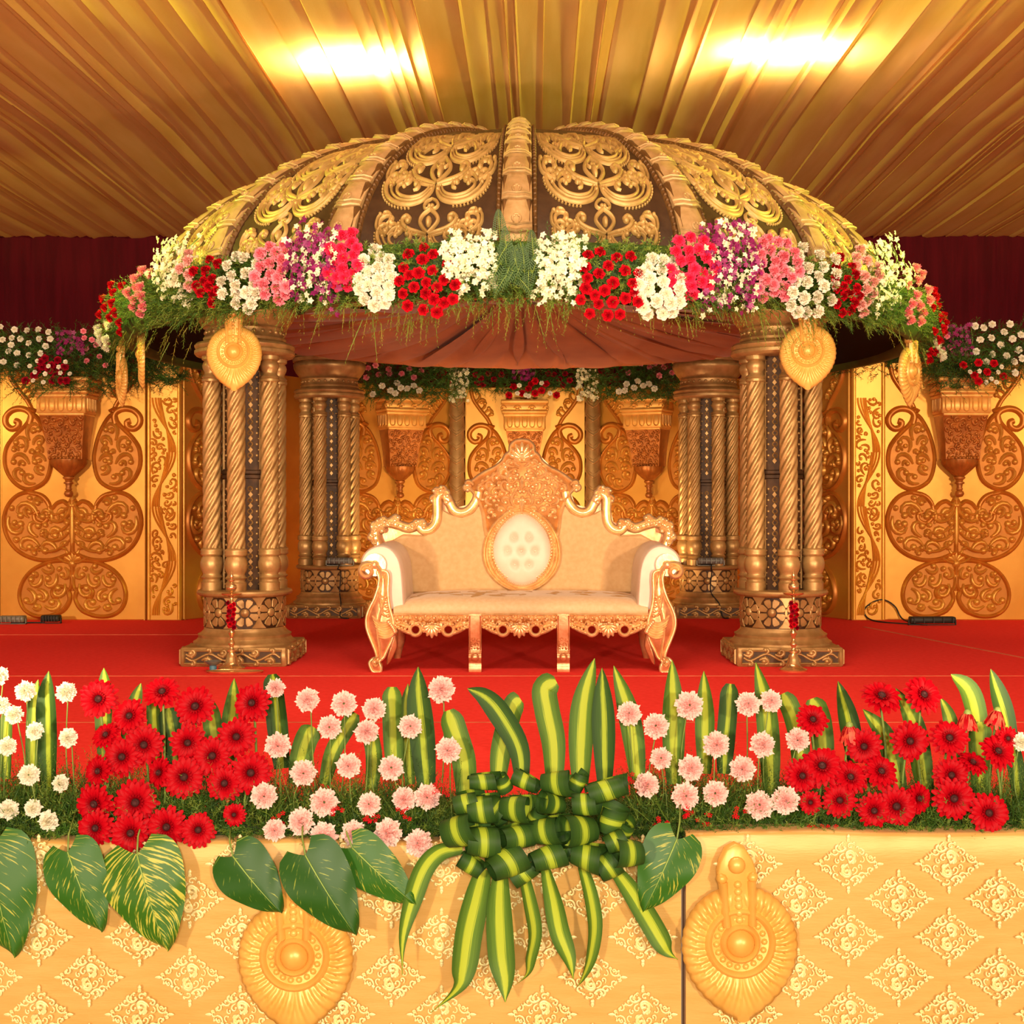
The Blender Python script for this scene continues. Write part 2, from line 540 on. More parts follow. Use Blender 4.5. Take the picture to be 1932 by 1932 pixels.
def curl(mb, x, y, a0, L, t1, t2, w, h, fm=FLAT, m=0, n=10, base=0.0, end=1.35, prof=PROF5):
    p = clo(x, y, a0, L, t1, t2, n)
    ws = [w * (.45 + .55 * math.sin(min(1, k / n / .45) * PI / 2)) * (1 - .45 * max(0, k / n - .5) / .5) for k in range(n + 1)]
    ribbon(mb, p, ws, h, fm, False, m, prof, base=base)
    if end:
        bulb(mb, p[-1][0], p[-1][1], w * end, h * 1.15, fm, m, 8, base)
    return p

def inside(poly, x, y):
    c = False
    n = len(poly)
    j = n - 1
    for i in range(n):
        xi, yi = poly[i][0], poly[i][1]
        xj, yj = poly[j][0], poly[j][1]
        if (yi > y) != (yj > y) and x < (xj - xi) * (y - yi) / (yj - yi + 1e-12) + xi:
            c = not c
        j = i
    return c

def fill_curls(mb, poly, rng, n, L, w, h, fm=FLAT, m=0, flow=None, base=0.0, dmin=None):
    """acanthus curls packed inside an outline"""
    P = np.array(poly)
    x0, y0 = P.min(0)
    x1, y1 = P.max(0)
    used = []
    dmin = dmin or w * 1.6
    tries = 0
    made = 0
    n = int(n * 2.2)
    while made < n and tries < n * 45:
        tries += 1
        stage = 1.25 - 1.0 * tries / (n * 45)
        x, y = rng.uniform(x0, x1), rng.uniform(y0, y1)
        if not inside(poly, x, y):
            continue
        a0 = flow(x, y) + rng.uniform(-40, 40) if flow else rng.uniform(0, 360)
        sg = rng.choice((-1, 1))
        LL = L * stage * rng.uniform(.8, 1.2)
        t1, t2 = sg * rng.uniform(20, 60), sg * rng.uniform(160, 260)
        p = clo(x, y, a0, LL, t1, t2, 8)
        ok = all(inside(poly, q[0], q[1]) for q in p)
        if ok:
            for q in p[1:]:
                for (ux, uy) in used:
                    if (q[0] - ux) ** 2 + (q[1] - uy) ** 2 < dmin * dmin:
                        ok = False
                        break
                if not ok:
                    break
        if not ok:
            continue
        used += [q for q in p]
        curl(mb, x, y, a0, LL, t1, t2, w * (.75 + .3 * stage), h, fm, m, 8, base)
        made += 1

def slab(mb, poly, n0, n1, fm=FLAT, m=0, bev=0.0):
    """a board of the outline poly, from height n0 to n1 along the panel normal"""
    N = len(poly)
    if bev > 0:
        P = np.array(poly, float)
        c = P.mean(0)
        inn = []
        for k in range(N):
            t = P[(k + 1) % N] - P[(k - 1) % N]
            t /= np.linalg.norm(t) + 1e-9
            nn = np.array((-t[1], t[0]))
            inn.append(P[k] + nn * bev)
        ar = sum(P[k][0] * P[(k + 1) % N][1] - P[(k + 1) % N][0] * P[k][1] for k in range(N))
        if ar < 0:
            inn = [2 * P[k] - inn[k] for k in range(N)]
        vs = [fm(p[0], p[1], n0) for p in poly] + [fm(p[0], p[1], n1 - bev) for p in poly] + [fm(p[0], p[1], n1) for p in inn]
        L = 3
    else:
        vs = [fm(p[0], p[1], n0) for p in poly] + [fm(p[0], p[1], n1) for p in poly]
        L = 2
    fs = []
    for k in range(L - 1):
        for i in range(N):
            j = (i + 1) % N
            fs.append((k * N + i, k * N + j, k * N + N + j, k * N + N + i))
    fs.append(tuple(range(N - 1, -1, -1)))
    fs.append(tuple(range((L - 1) * N, L * N)))
    mb.add(vs, fs, m)

def mir(fm):
    return lambda u, v, n: fm(-u, v, n)

def mirp(p):
    return [(-q[0], q[1]) for q in p]

def ellipse(cx, cy, a, b, n=24, rot=0):
    out = []
    for i in range(n):
        t = 2 * PI * i / n
        x, y = a * math.cos(t), b * math.sin(t)
        out.append((cx + x * math.cos(rot) - y * math.sin(rot), cy + x * math.sin(rot) + y * math.cos(rot)))
    return out

# ================================================================== the setting
# stage floor with red carpet
mb = MB()
box(mb, -11, 11, 4.20, 17.6, -0.08, 0.0)
floor = struct(link('floor', mb.mesh('floor', M['carpet'], smooth=False)))
floor['label'] = 'red carpet covering the stage floor'

def seam(p, q, w=0.012):
    mb = MB()
    p, q = Vector(p), Vector(q)
    d = (q - p).normalized()
    s = Vector((-d.y, d.x, 0)) * w / 2
    a = [p + s, p - s, q - s, q + s]
    mb.add([tuple(v) for v in a] + [(v.x, v.y, v.z + .003) for v in a], [(0, 1, 2, 3), (7, 6, 5, 4), (0, 4, 5, 1), (1, 5, 6, 2), (2, 6, 7, 3), (3, 7, 4, 0)])
    o = link('carpet_seam', mb.mesh('carpet_seam', M['tape'], smooth=False), floor)
    return o

for yy in (1276, 1364):
    Y = CZ * F / (yy - HY)
    seam((-11, Y, 0), (11, Y + .02, 0), 0.016 if yy > 1300 else .012)
seam((-11, 10.65, 0), (-2.6, 10.7, 0), .02)
a, b = W(1630, 1183, CZ * F / 233), W(1960, 1247, CZ * F / 297)
seam((a.x, a.y, 0), (b.x, b.y, 0), .03)

# lower hall floor in front of the stage
mb = MB()
box(mb, -11, 11, -8, 4.3, -1.12, -1.05)
struct(link('floor_hall', mb.mesh('floor_hall', M['soil'], smooth=False)))['label'] = 'hall floor in front of the stage'

# maroon curtain at the back
mb = MB()
rng = random.Random(3)
xs, x = [], -11.0
while x < 11:
    xs.append(x)
    x += rng.uniform(.05, .14)
vs, fs = [], []
for i, x in enumerate(xs):
    y = 17.45 + (.05 if i % 2 else -.02) + rng.uniform(-.015, .015)
    vs += [(x, y, 0), (x, y + .01, 2.4), (x, y, 4.75)]
for i in range(len(xs) - 1):
    for k in range(2):
        fs.append((i * 3 + k, i * 3 + 3 + k, i * 3 + 4 + k, i * 3 + 1 + k))
mb.add(vs, fs)
wb = struct(link('wall_back', mb.mesh('wall_back', M['curtain'], sharp=0)))
wb['label'] = 'dark maroon curtain hanging behind the stage'

# pleated golden cloth ceiling in long strips
CEIL = 4.70
ceil_root = struct(link('ceiling', None, None, (0, 0, CEIL)))
ceil_root['label'] = 'golden pleated cloth ceiling running towards the back'
rng = random.Random(11)
ys = [-4 + 21.5 * k / 26 for k in range(27)]
k0 = -7
for s in range(14):
    xa = -.884 + 1.38 * (k0 + s)
    xb = xa + 1.38
    if xb < -9.6 or xa > 9.6:
        continue
    # sequence of pleats: a nearly flat face, then a narrow fold
    prof = [(xa - .02, .05)]
    x = xa + .02
    z = 0
    while x < xb - .03:
        wdt = rng.choice((.04, .07, .11, .16, .22, .3)) * rng.uniform(.8, 1.2)
        dp = rng.uniform(.010, .034)
        xe = min(x + wdt, xb - .01)
        prof.append((x, -dp))
        prof.append((x + (xe - x) * .5, -dp * .55 - .004))
        prof.append((xe, 0.0))
        prof.append((xe + .004, .006))
        x = xe + rng.choice((.012, .02, .035, .06))
    prof.append((xb + .03, .07))
    mb = MB()
    vs, fs = [], []
    ph = [rng.uniform(0, 6) for _ in prof]
    for j, y in enumerate(ys):
        sag = -.07 * abs(math.sin((y + 1.5) * PI / 7.0)) * .6
        for i, (px_, pz) in enumerate(prof):
            amp = 1 + .35 * math.sin(y * .7 + ph[i])
            vs.append((px_ + .008 * math.sin(y * .5 + ph[i]), y, pz * amp + sag))
    n = len(prof)
    for j in range(len(ys) - 1):
        for i in range(n - 1):
            fs.append((j * n + i, j * n + n + i, j * n + n + i + 1, j * n + i + 1))
    mb.add(vs, fs)
    link('drape_strip', mb.mesh('drape_strip', M['ceiling'], sharp=50), ceil_root)

# ================================================================== stage skirt: two cloth covered fascia panels
def brocade_mesh():
    """one diamond shaped scroll motif woven into the cloth"""
    mb = MB()
    fm = FLAT
    H = .0015
    def both(f):
        for sg in (1, -1):
            f(lambda u, v, n, sg=sg: fm(u * sg, v * sg, n))
    w = .0044
    K = dict(prof=PROF_FLAT)
    def part(g):
        ribbon(mb, clo(.0, .002, 20, .100, 120, 300, 18), w * 1.1, H, g, **K)           # the heart of the motif: two scrolls
        ribbon(mb, clo(.012, .0, 55, .070, 60, 230, 16), w * .9, H, g, **K)
        ribbon(mb, clo(-.006, .052, 235, .060, -40, -200, 14), w * .9, H, g, **K)
        rg = random.Random(3)
        n0 = len(mb.f)
        dia = [(-.098, .004), (.0, .001), (.098, .004), (.072, .030), (.05, .048), (.026, .066), (.0, .082), (-.026, .066), (-.05, .048), (-.072, .030)]
        fill_curls(mb, dia, rg, 26, .042, w * .62, H, g, 0, None, 0, .0072)
        ribbon(mb, clo(.088, .0, 0, .022, 0, 0, 3), [.001, .006, .005, .001], H, g, **K)
        ribbon(mb, clo(0, .074, 90, .020, 0, 0, 3), [.001, .005, .006, .001], H, g, **K)
        for q in range(7):                                                               # little leaves along the diamond's edge
            t = (q + .6) / 7.4
            ex, ey = .104 * (1 - t), .088 * t
            a = 40 if q % 2 else 75
            for sx in (1, -1):
                ribbon(mb, clo(sx * (ex - .008), ey - .008, a if sx > 0 else 180 - a, .017, sx * 80, sx * 160, 6), [.0015, .0024, .0030, .0032, .003, .0024, .0012], H, g, **K)
    both(part)
    return mb.mesh('brocade_motif', M['brocade'], sharp=0)

BRO = brocade_mesh()
SK_Y = 4.13

def skirt_panel(label, pxa, pxb, ytop, Y, seed):
    rng = random.Random(seed)
    x0, x1 = (pxa - CX) * Y / F, (pxb - CX) * Y / F
    zt = CZ + (HY - ytop) * Y / F
    mb = MB()
    nx, nz = 60, 14
    vs, fs, = [], []
    for j in range(nz + 1):
        for i in range(nx + 1):
            x = x0 + (x1 - x0) * i / nx
            z = -1.05 + (zt + 1.05) * j / nz
            y = .003 * math.sin(x * 9 + seed) + .003 * math.sin(x * 23 + z * 3)
            zz = z + (.004 * math.sin(x * 7 + seed) if j == nz else 0)
            vs.append((x, Y + y, zz))
    for j in range(nz):
        for i in range(nx):
            a = j * (nx + 1) + i
            fs.append((a, a + 1, a + nx + 2, a + nx + 1))
    # rolled over the top edge and back
    o = len(vs)
    for q, (dy, dz) in enumerate(((.006, .008), (.02, .012), (.10, .012), (.10, -1.0))):
        for i in range(nx + 1):
            b = vs[nz * (nx + 1) + i]
            vs.append((b[0], b[1] + dy, b[2] + dz))
    prev = nz * (nx + 1)
    for q in range(4):
        cur = o + q * (nx + 1)
        for i in range(nx):
            fs.append((prev + i, prev + i + 1, cur + i + 1, cur + i))
        prev = cur
    # end faces
    mb.add(vs, fs)
    for xx in (x0, x1):
        mb.add([(xx, Y, -1.05), (xx, Y + .10, -1.05), (xx, Y + .10, zt + .01), (xx, Y, zt)], [(0, 1, 2, 3)])
    root = thing('stage_skirt_panel', label, 'panel', (0, 0, 0))
    link('cloth', mb.mesh('skirt_cloth', M['skirt'], sharp=60), root)
    return root, x0, x1, zt

skl, lx0, lx1, lz = skirt_panel('long gold brocade stage skirt panel behind the leaf bow', -260, 1285, 1594, SK_Y, 1)
skr, rx0, rx1, rz = skirt_panel('gold brocade stage skirt panel right of the dark joint', 1294, 2240, 1578, SK_Y - .02, 2)
S = F / SK_Y
for row, yy in enumerate((1630, 1696, 1768, 1844, 1914, 1986, 2058)):
    for root, pa, pb, Y, off in ((skl, -240, 1275, SK_Y, 0), (skr, 1300, 2220, SK_Y - .02, 8)):
        for k in range(-3, 14):
            px = 73 + 190 * k + (95 if row % 2 == 1 else 0) + off
            if px - 50 < pa or px + 50 > pb:
                continue
            p = W(px, yy, Y - .008)
            link('brocade_motif', BRO, root, tuple(p))

# ================================================================== carved wall panels
M['wall_recess_shade'] = mat('shaded_relief_ground', 'bc7826', 'ae6c20', 0.45, 0.4, 9)  # darker than the curls: recess shade put into the colour
PW, PH = 1.346, 2.38
def uvp(px, py):
    return ((px - 138) / 204.3, (1170 - py) / 204.3)

def panel_meshes():
    out = {}
    rng = random.Random(5)
    mb = MB()
    box(mb, -PW / 2, PW / 2, 0, .05, 0, PH, b=.008)
    for s in (-1, 1):
        box(mb, s * (PW / 2 - .012) - .006, s * (PW / 2 - .012) + .006, -.006, 0, 0, PH)
    out['board'] = mb.mesh('panel_board', M['wall_gold'], sharp=30)
    T = FLAT
    def shape(name, outline, rim_w, curls, L, w, flow, tail=None, extra=None, seed=1):
        """an outlined scroll shape with acanthus packed inside"""
        mb = MB()
        rng = random.Random(seed)
        slab(mb, outline, -.01, .010, T, 2)
        ribbon(mb, outline, rim_w, .034, T, True, 1)
        # a second fine line inside the rim
        fill_curls(mb, inset(outline, rim_w * 1.3), rng, curls, L, w, .032, T, 0, flow, .008)
        if extra:
            extra(mb)
        return mb.mesh(name, [M['wall_relief'], M['wall_rim'], M['wall_recess_shade']], sharp=60)
    def inset(poly, d):
        P = np.array(poly, float)
        N = len(P)
        ar = sum(P[k][0] * P[(k + 1) % N][1] - P[(k + 1) % N][0] * P[k][1] for k in range(N))
        o = []
        for k in range(N):
            t = P[(k + 1) % N] - P[(k - 1) % N]
            t /= np.linalg.norm(t) + 1e-9
            nn = np.array((-t[1], t[0])) * (1 if ar > 0 else -1)
            o.append(tuple(P[k] + nn * d))
        return o
    # --- paisley (right one, drawn mirrored from the left in the photograph)
    pl = [uvp(*p) for p in ((55, 923), (28, 910), (12, 882), (12, 850), (24, 828), (44, 808), (54, 796), (60, 782), (72, 790), (86, 815), (95, 845), (97, 875), (86, 908))]
    pl = mirp([tuple(q) for q in cat(pl, 5, True)])
    def pa_extra(mb):
        cu = [uvp(*p) for p in ((57, 800), (60, 786), (54, 776), (40, 771), (24, 774), (12, 786), (12, 800), (22, 809), (33, 806), (36, 797), (29, 794))]
        ribbon(mb, mirp([tuple(q) for q in cat(cu, 4)]), .030, .040, T, False, 1)
        cu = [uvp(*p) for p in ((30, 786), (24, 792), (20, 799))]
        # neck band and the leaf stalk above
        ribbon(mb, mirp([uvp(56, 770), uvp(68, 776)]), .020, .045, T, False, 1)
        st = [uvp(*p) for p in ((62, 776), (52, 756), (36, 736), (20, 712), (14, 688))]
        ribbon(mb, mirp([tuple(q) for q in cat(st, 4)]), .022, .030, T, False, 1)
        for (x, y, a, t) in ((50, 752, 20, 120), (46, 744, 60, -150), (36, 736, 20, 140), (30, 722, 70, -150), (24, 716, 20, 130)):
            u, v = uvp(x, y)
            curl(mb, -u, v, 180 - a, .14, -t * .3, -t, .018, .026, T, 0)
    out['paisley'] = shape('paisley', pl, .022, 30, .19, .020, lambda x, y: 60 + 50 * math.sin(y * 9), extra=pa_extra, seed=2)
    # --- wing (right one)
    wl = [uvp(*p) for p in ((128, 1046), (104, 1055), (74, 1056), (42, 1044), (20, 1022), (9, 990), (14, 958), (32, 936), (56, 929), (78, 936), (90, 948), (98, 960), (108, 950), (120, 946), (130, 952), (136, 944), (137, 975), (137, 1010), (137, 1040))]
    wl = mirp([tuple(q) for q in cat(wl, 4, True)])
    def wi_extra(mb):
        cu = [uvp(*p) for p in ((56, 929), (80, 936), (93, 952), (94, 974), (82, 987), (68, 982), (66, 970), (76, 966))]
        ribbon(mb, mirp([tuple(q) for q in cat(cu, 4)]), .024, .034, T, False, 1)
        cu = [uvp(*p) for p in ((98, 960), (100, 978), (112, 984), (126, 975), (134, 955), (137, 936))]
        ribbon(mb, mirp([tuple(q) for q in cat(cu, 4)]), .022, .032, T, False, 0)
        # fan of long leaves from the middle
        for q in range(5):
            u, v = uvp(136, 948 + 17 * q)
            curl(mb, -u + .002, v, -62 + 3 * q, .24 + .03 * q, 30, 60 + 40 * (q % 2), .017, .040, T, 0, 12, .012)
    out['wing'] = shape('wing_scroll', wl, .022, 50, .24, .023, lambda x, y: 20 + 60 * math.sin(x * 8), extra=wi_extra, seed=4)
    # --- lobe of the lower heart (right one)
    hl = [uvp(*p) for p in ((136, 1064), (116, 1058), (90, 1062), (62, 1076), (44, 1098), (38, 1124), (46, 1148), (66, 1161), (94, 1162), (118, 1152), (132, 1132), (130, 1116), (136, 1104))]
    hl = mirp([tuple(q) for q in cat(hl, 4, True)])
    def he_extra(mb):
        cu = [uvp(*p) for p in ((94, 1162), (120, 1152), (133, 1130), (128, 1112), (112, 1106), (100, 1114), (102, 1126), (112, 1126))]
        ribbon(mb, mirp([tuple(q) for q in cat(cu, 4)]), .022, .032, T, False, 1)
    out['heart'] = shape('heart_lobe', hl, .022, 40, .22, .022, lambda x, y: 200 + 50 * math.sin(x * 9), extra=he_extra, seed=6)
    # --- palmette in the middle
    mb = MB()
    for q in range(7):
        a = 90 + (q - 3) * 21
        u, v = uvp(138, 1062)
        ribbon(mb, clo(u, v, a, .16 - .012 * abs(q - 3), 8 * (q - 3), 12 * (q - 3), 7), [.008, .016, .022, .026, .026, .022, .015, .006], .030, T)
    u, v = uvp(138, 1062)
    bulb(mb, u, v - .005, .045, .045, T)
    ribbon(mb, [tuple(q) for q in cat([uvp(112, 1052), uvp(124, 1060), uvp(138, 1062), uvp(152, 1060), uvp(164, 1052)], 4)], .016, .04, T)
    u, v = uvp(138, 1000)
    ribbon(mb, [uvp(138, 935), uvp(138, 970), uvp(138, 1010), uvp(138, 1040)], [.012, .03, .034, .012], .045, T)
    ribbon(mb, [uvp(138, 1072), uvp(138, 1085), uvp(138, 1100), uvp(138, 1115)], [.006, .034, .030, .006], .034, T)
    out['palmette'] = mb.mesh('palmette', M['wall_relief'], sharp=60)
    return out

PM = panel_meshes()

def corbel_meshes():
    """bracket shelf: fluted cap, carved tapering body, bowl and turned finial; back at y = 0, base of finial at z = 0"""
    D = .295
    out = {}
    mb = MB()
    box(mb, -.235, .235, -D - .025, 0, .895, .935, b=.008)
    box(mb, -.22, .22, -D - .01, 0, .755, .90, b=.006)
    box(mb, -.205, .205, -D, 0, .735, .765, b=.004)
    box(mb, -.250, .250, -D - .045, 0, .930, .965, b=.008)
    box(mb, -.240, .240, -D - .030, 0, .960, 1.045, b=.006)
    box(mb, -.262, .262, -D - .055, 0, 1.040, 1.080, b=.008)
    for k in range(6):
        curl(mb, -.20 + k * .08, .985, 60 if k % 2 else 120, .10, -60 if k % 2 else 60, -160 if k % 2 else 160, .010, .014, lambda u, v, n: (u, -D - .030 - n, v))
    for k in range(5):                                         # arched flutes
        x = -.164 + k * .082
        pts = [(x - .026, .895)] + [(x + .026 * math.cos(PI + PI * t / 6), .805 + .03 * math.sin(PI + PI * t / 6)) for t in range(7)] + [(x + .026, .895)]
        ribbon(mb, pts, .006, .012, lambda u, v, n: (u, -D - .01 - n, v))
    for s in (-1, 1):
        for k in range(3):
            y = -.06 - k * .085
            pts = [(y - .026, .895)] + [(y + .026 * math.cos(PI + PI * t / 6), .805 + .03 * math.sin(PI + PI * t / 6)) for t in range(7)] + [(y + .026, .895)]
            ribbon(mb, pts, .006, .012, lambda u, v, n, s=s: (s * (.22 + n), u, v))
    out['cap'] = (mb.mesh('corbel_cap', M['corbel_cap'], sharp=40))
    mb = MB()
    prof = [(.205, D - .01, .74), (.198, D - .03, .70), (.180, D - .055, .60), (.165, D - .075, .50), (.158, D - .085, .40), (.156, D - .088, .345)]
    vs, fs = [], []
    for (hx, d, z) in prof:
        vs += [(-hx, 0, z), (-hx, -d, z), (hx, -d, z), (hx, 0, z)]
    for k in range(len(prof) - 1):
        for i in range(3):
            fs.append((k * 4 + i, k * 4 + i + 1, k * 4 + 5 + i, k * 4 + 4 + i))
    n = len(prof) * 4
    fs += [(0, 1, 2, 3), (n - 4, n - 1, n - 2, n - 3)]
    mb.add(vs, fs)
    out['body'] = mb.mesh('corbel_body', M['corbel'], sharp=40)
    mb = MB()
    rng = random.Random(8)
    def fmb(u, v, n):
        for k in range(len(prof) - 1):
            if prof[k][2] >= v >= prof[k + 1][2]:
                t = (prof[k][2] - v) / (prof[k][2] - prof[k + 1][2])
                hx = prof[k][0] * (1 - t) + prof[k + 1][0] * t
                d = prof[k][1] * (1 - t) + prof[k + 1][1] * t
                return (u * hx / .2, -d - n, v)
        return (u * .78, -(D - .088) - n, v)
    fill_curls(mb, [(-.19, .35), (.19, .35), (.19, .73), (-.19, .73)], rng, 60, .085, .011, .014, fmb, 0)
    for k in range(9):
        bulb(mb, -.17 + k * .0425, .355, .020, .026, fmb)
    out['carving'] = mb.mesh('corbel_carving', M['corbel'], sharp=60)
    mb = MB()
    def half(r, z, a):
        return r * (1 + .05 * math.cos(a * 16)) if .22 < z < .33 else r
    lathe(mb, [(.03, .18), (.055, .20), (.09, .235), (.135, .28), (.155, .315), (.158, .345)], 48, (0, -.105, 0), fn=half)
    out['bowl'] = mb.mesh('corbel_bowl', M['corbel'], sharp=60)
    mb = MB()
    lathe(mb, [(.008, 0), (.03, .008), (.042, .03), (.036, .052), (.022, .062), (.03, .07), (.03, .078), (.024, .09), (.03, .12), (.044, .125), (.044, .137), (.03, .142), (.034, .160), (.05, .17), (.052, .185), (.03, .195)], 20, (0, -.105, 0))
    out['finial'] = mb.mesh('corbel_finial', M['corbel'], sharp=50)
    return out

CM = corbel_meshes()

def wall_panel(name, label, X, Y, rz, s=1.0, corbel_label=None):
    r = struct(link(name, None, None, (X, Y, 0), (0, 0, rz)))
    r['label'] = label
    link('panel_board', PM['board'], r)
    for nm, key in (('paisley', 'paisley'), ('wing_scroll', 'wing'), ('heart_lobe', 'heart')):
        link(nm, PM[key], r)
        link(nm, PM[key], r, scale=(-1, 1, 1))
    link('palmette', PM['palmette'], r)
    if corbel_label:
        c = thing('wall_corbel', corbel_label, 'corbel', (X + .001 * math.sin(rz), Y - .002, 1.135), (0, 0, rz), 'corbel shelves on the gold walls')
        for k, nm in (('cap', 'cap'), ('body', 'body'), ('bowl', 'bowl'), ('finial', 'finial')):
            p = link(nm, CM[k], c)
            if k == 'body':
                link('carving', CM['carving'], p)
    return r

def pilaster_mesh(w, h):
    mb = MB()
    box(mb, -w / 2, w / 2, -.02, .05, 0, h, b=.006)
    me1 = mb.mesh('pilaster_board', M['wall_gold'], sharp=30)
    mb = MB()
    rng = random.Random(int(w * 1000))
    iw = w / 2 - .045
    f = lambda u, v, n: (u, -.02 - n, v)
    for s in (-1, 1):
        ribbon(mb, [(s * (w / 2 - .022), .01), (s * (w / 2 - .022), h - .01)], .017, .02, f, m=1)
    per = .50
    k = 0
    z = .05
    while z + per < h:
        sg = 1 if k % 2 else -1
        for q in range(4):                                     # bundle of sweeping S lines
            ribbon(mb, [(sg * iw * (.92 - .17 * q) * math.cos(PI * t / 12) * (1 if t < 6 else 1 - .12 * q), z + per * t / 12 + .022 * q * math.sin(PI * t / 12)) for t in range(13)], .0095, .020, f)
        rg = random.Random(k + 40)
        wav = [(sg * iw * .67 * math.cos(PI * t / 12), z + per * t / 12) for t in range(13)]
        fill_curls(mb, [(p[0] + .05, p[1]) for p in wav if p[0] + .05 < iw] + [(iw * 1.05, z + per * (1 if sg > 0 else .3)), (iw * 1.05, z + per * (.6 if sg > 0 else 0))], rg, 12, .14, .012, .022, f)
        fill_curls(mb, [(p[0] - .05, p[1]) for p in wav if p[0] - .05 > -iw] + [(-iw * 1.05, z + per * (1 if sg < 0 else .3)), (-iw * 1.05, z + per * (.6 if sg < 0 else 0))], rg, 12, .14, .012, .022, f)
        z += per
        k += 1
    # rope bead on one edge
    return me1, mb.mesh('pilaster_relief', [M['strip'], M['strip']], sharp=60)

def pilaster(name, label, X, Y, rz, w, h=2.38):
    a, b = pilaster_mesh(w, h)
    r = struct(link(name, None, None, (X, Y, 0), (0, 0, rz)))
    r['label'] = label
    link('board', a, r)
    link('relief', b, r)
    return r

YS = 12.04
xL, xR = -4.28, 3.872
wall_panel('wall_left', 'carved gold panel of the left side wall', xL, YS, 0, corbel_label='carved corbel on the left side wall, its shelf full of dark red flowers')
wall_panel('wall_right', 'carved gold panel of the right side wall', xR, YS, 0, corbel_label='carved corbel on the right side wall, brightly lit pale cap')
pilaster('trim_1', 'carved gold pilaster strip right of the left wall panel', -3.43, YS - .01, 0, .32)
pilaster('trim_2', 'carved gold pilaster strip left of the right wall panel', 3.06, YS - .01, 0, .31)
pilaster('trim_3', 'carved gold pilaster strip at the far left', xL - PW / 2 - .17, YS - .01, 0, .32)
pilaster('trim_4', 'carved gold pilaster strip at the far right', xR + PW / 2 + .17, YS - .01, 0, .32)

# the bowed alcove behind the pavilion
AX, AY = -.128, 14.60
phi = R_(27)
wall_panel('wall_alcove_center', 'carved gold panel in the middle of the alcove', AX, AY, 0, corbel_label='carved corbel behind the sofa crest, holding red and white flowers')
Wd = PW + .10
bl = (AX - .755, AY)
br = (AX + .755, AY)
bl2 = (bl[0] - Wd * math.cos(phi), bl[1] - Wd * math.sin(phi))
br2 = (br[0] + Wd * math.cos(phi), br[1] - Wd * math.sin(phi))
wall_panel('wall_alcove_left', 'carved gold panel turned inwards left of the alcove middle', (bl[0] + bl2[0]) / 2, (bl[1] + bl2[1]) / 2, phi, corbel_label='carved corbel on the alcove wall beside the left rear pillar')
wall_panel('wall_alcove_right', 'carved gold panel turned inwards right of the alcove middle', (br[0] + br2[0]) / 2, (br[1] + br2[1]) / 2, -phi, corbel_label='carved corbel on the alcove wall beside the right rear pillar')
# outer slanting panels joining the alcove to the side walls
for nm, p, q, lab in (('wall_return_left', bl2, (-3.27, YS), 'carved gold panel slanting back behind the left pillars'), ('wall_return_right', br2, (2.90, YS), 'carved gold panel slanting back behind the right pillars')):
    dx, dy = q[0] - p[0], q[1] - p[1]
    L = math.hypot(dx, dy)
    left = dx < 0
    rz = math.atan2(-dy, -dx) if left else math.atan2(dy, dx)
    t = 1 - (PW / 2 + .02) / L
    r = wall_panel(nm, lab, p[0] + dx * t, p[1] + dy * t, rz)
    rest = L - PW - .02
    mb = MB()
    sg = 1 if left else -1
    c = sg * (PW / 2 + rest / 2)
    box(mb, c - rest / 2 , c + rest / 2, 0, .05, 0, PH, b=.006)
    link('side_board', mb.mesh('side_board', M['wall_gold'], sharp=30), r)

# scale covered posts between the alcove panels
def scale_piece(w, h, d):
    """one overlapping scale: a faceted shield with a V shaped lower edge"""
    mb = MB()
    pts = [(-w, .0), (-w * .5, -h * .22), (0, -h * .42), (w * .5, -h * .22), (w, 0)]
    vs, fs = [], []
    top = [(-w * .86, h), (-w * .45, h), (0, h), (w * .45, h), (w * .86, h)]
    dep = [.25, .82, 1, .82, .25]
    for k in range(5):
        vs.append((pts[k][0], -d * dep[k] - .034, pts[k][1]))
    for k in range(5):
        vs.append((top[k][0], -d * dep[k] * .9, top[k][1]))
    for k in range(5):
        vs.append((pts[k][0], -d * dep[k] * .6 + .01, pts[k][1] + .015))
    for k in range(4):
        fs.append((k, k + 1, k + 6, k + 5))
        fs.append((k, k + 10, k + 11, k + 1))
    vs += [(-w, .01, 0), (-w * .86, .01, h), (w, .01, 0), (w * .86, .01, h)]
    fs += [(0, 5, 16, 15), (4, 17, 18, 9)]
    mb.add(vs, fs)
    fm = lambda u, v, n: (u, -d * (1 - .75 * (abs(u) / w) ** 1.6) - .030 * (1 - v / h) - n, v)
    ribbon(mb, [(-w * .92, .02), (-w * .48, -h * .20), (0, -h * .38), (w * .48, -h * .20), (w * .92, .02)], .010, .008, fm)
    ribbon(mb, [(-w * .75, .2 * h), (-w * .4, -h * .02), (0, -h * .16), (w * .4, -h * .02), (w * .75, .2 * h)], .006, .006, fm)
    return mb

for (x, lab) in ((bl[0], 'scale carved dark gold post left of the sofa crest'), (br[0], 'scale carved dark gold post right of the sofa crest')):
    t = thing('alcove_post', lab, 'post', (x, AY - .06, 0), group='alcove posts')
    mb = MB()
    lathe(mb, [(.055, 0), (.055, 2.55)], 16)
    link('shaft', mb.mesh('post_shaft', M['pillar_dark'], sharp=30), t)
    me = scale_piece(.088, .165, .085).mesh('post_scale', M['pillar'], sharp=50)
    for k in range(16):
        link('scale', me, t, (0, -.02, .03 + k * .155))

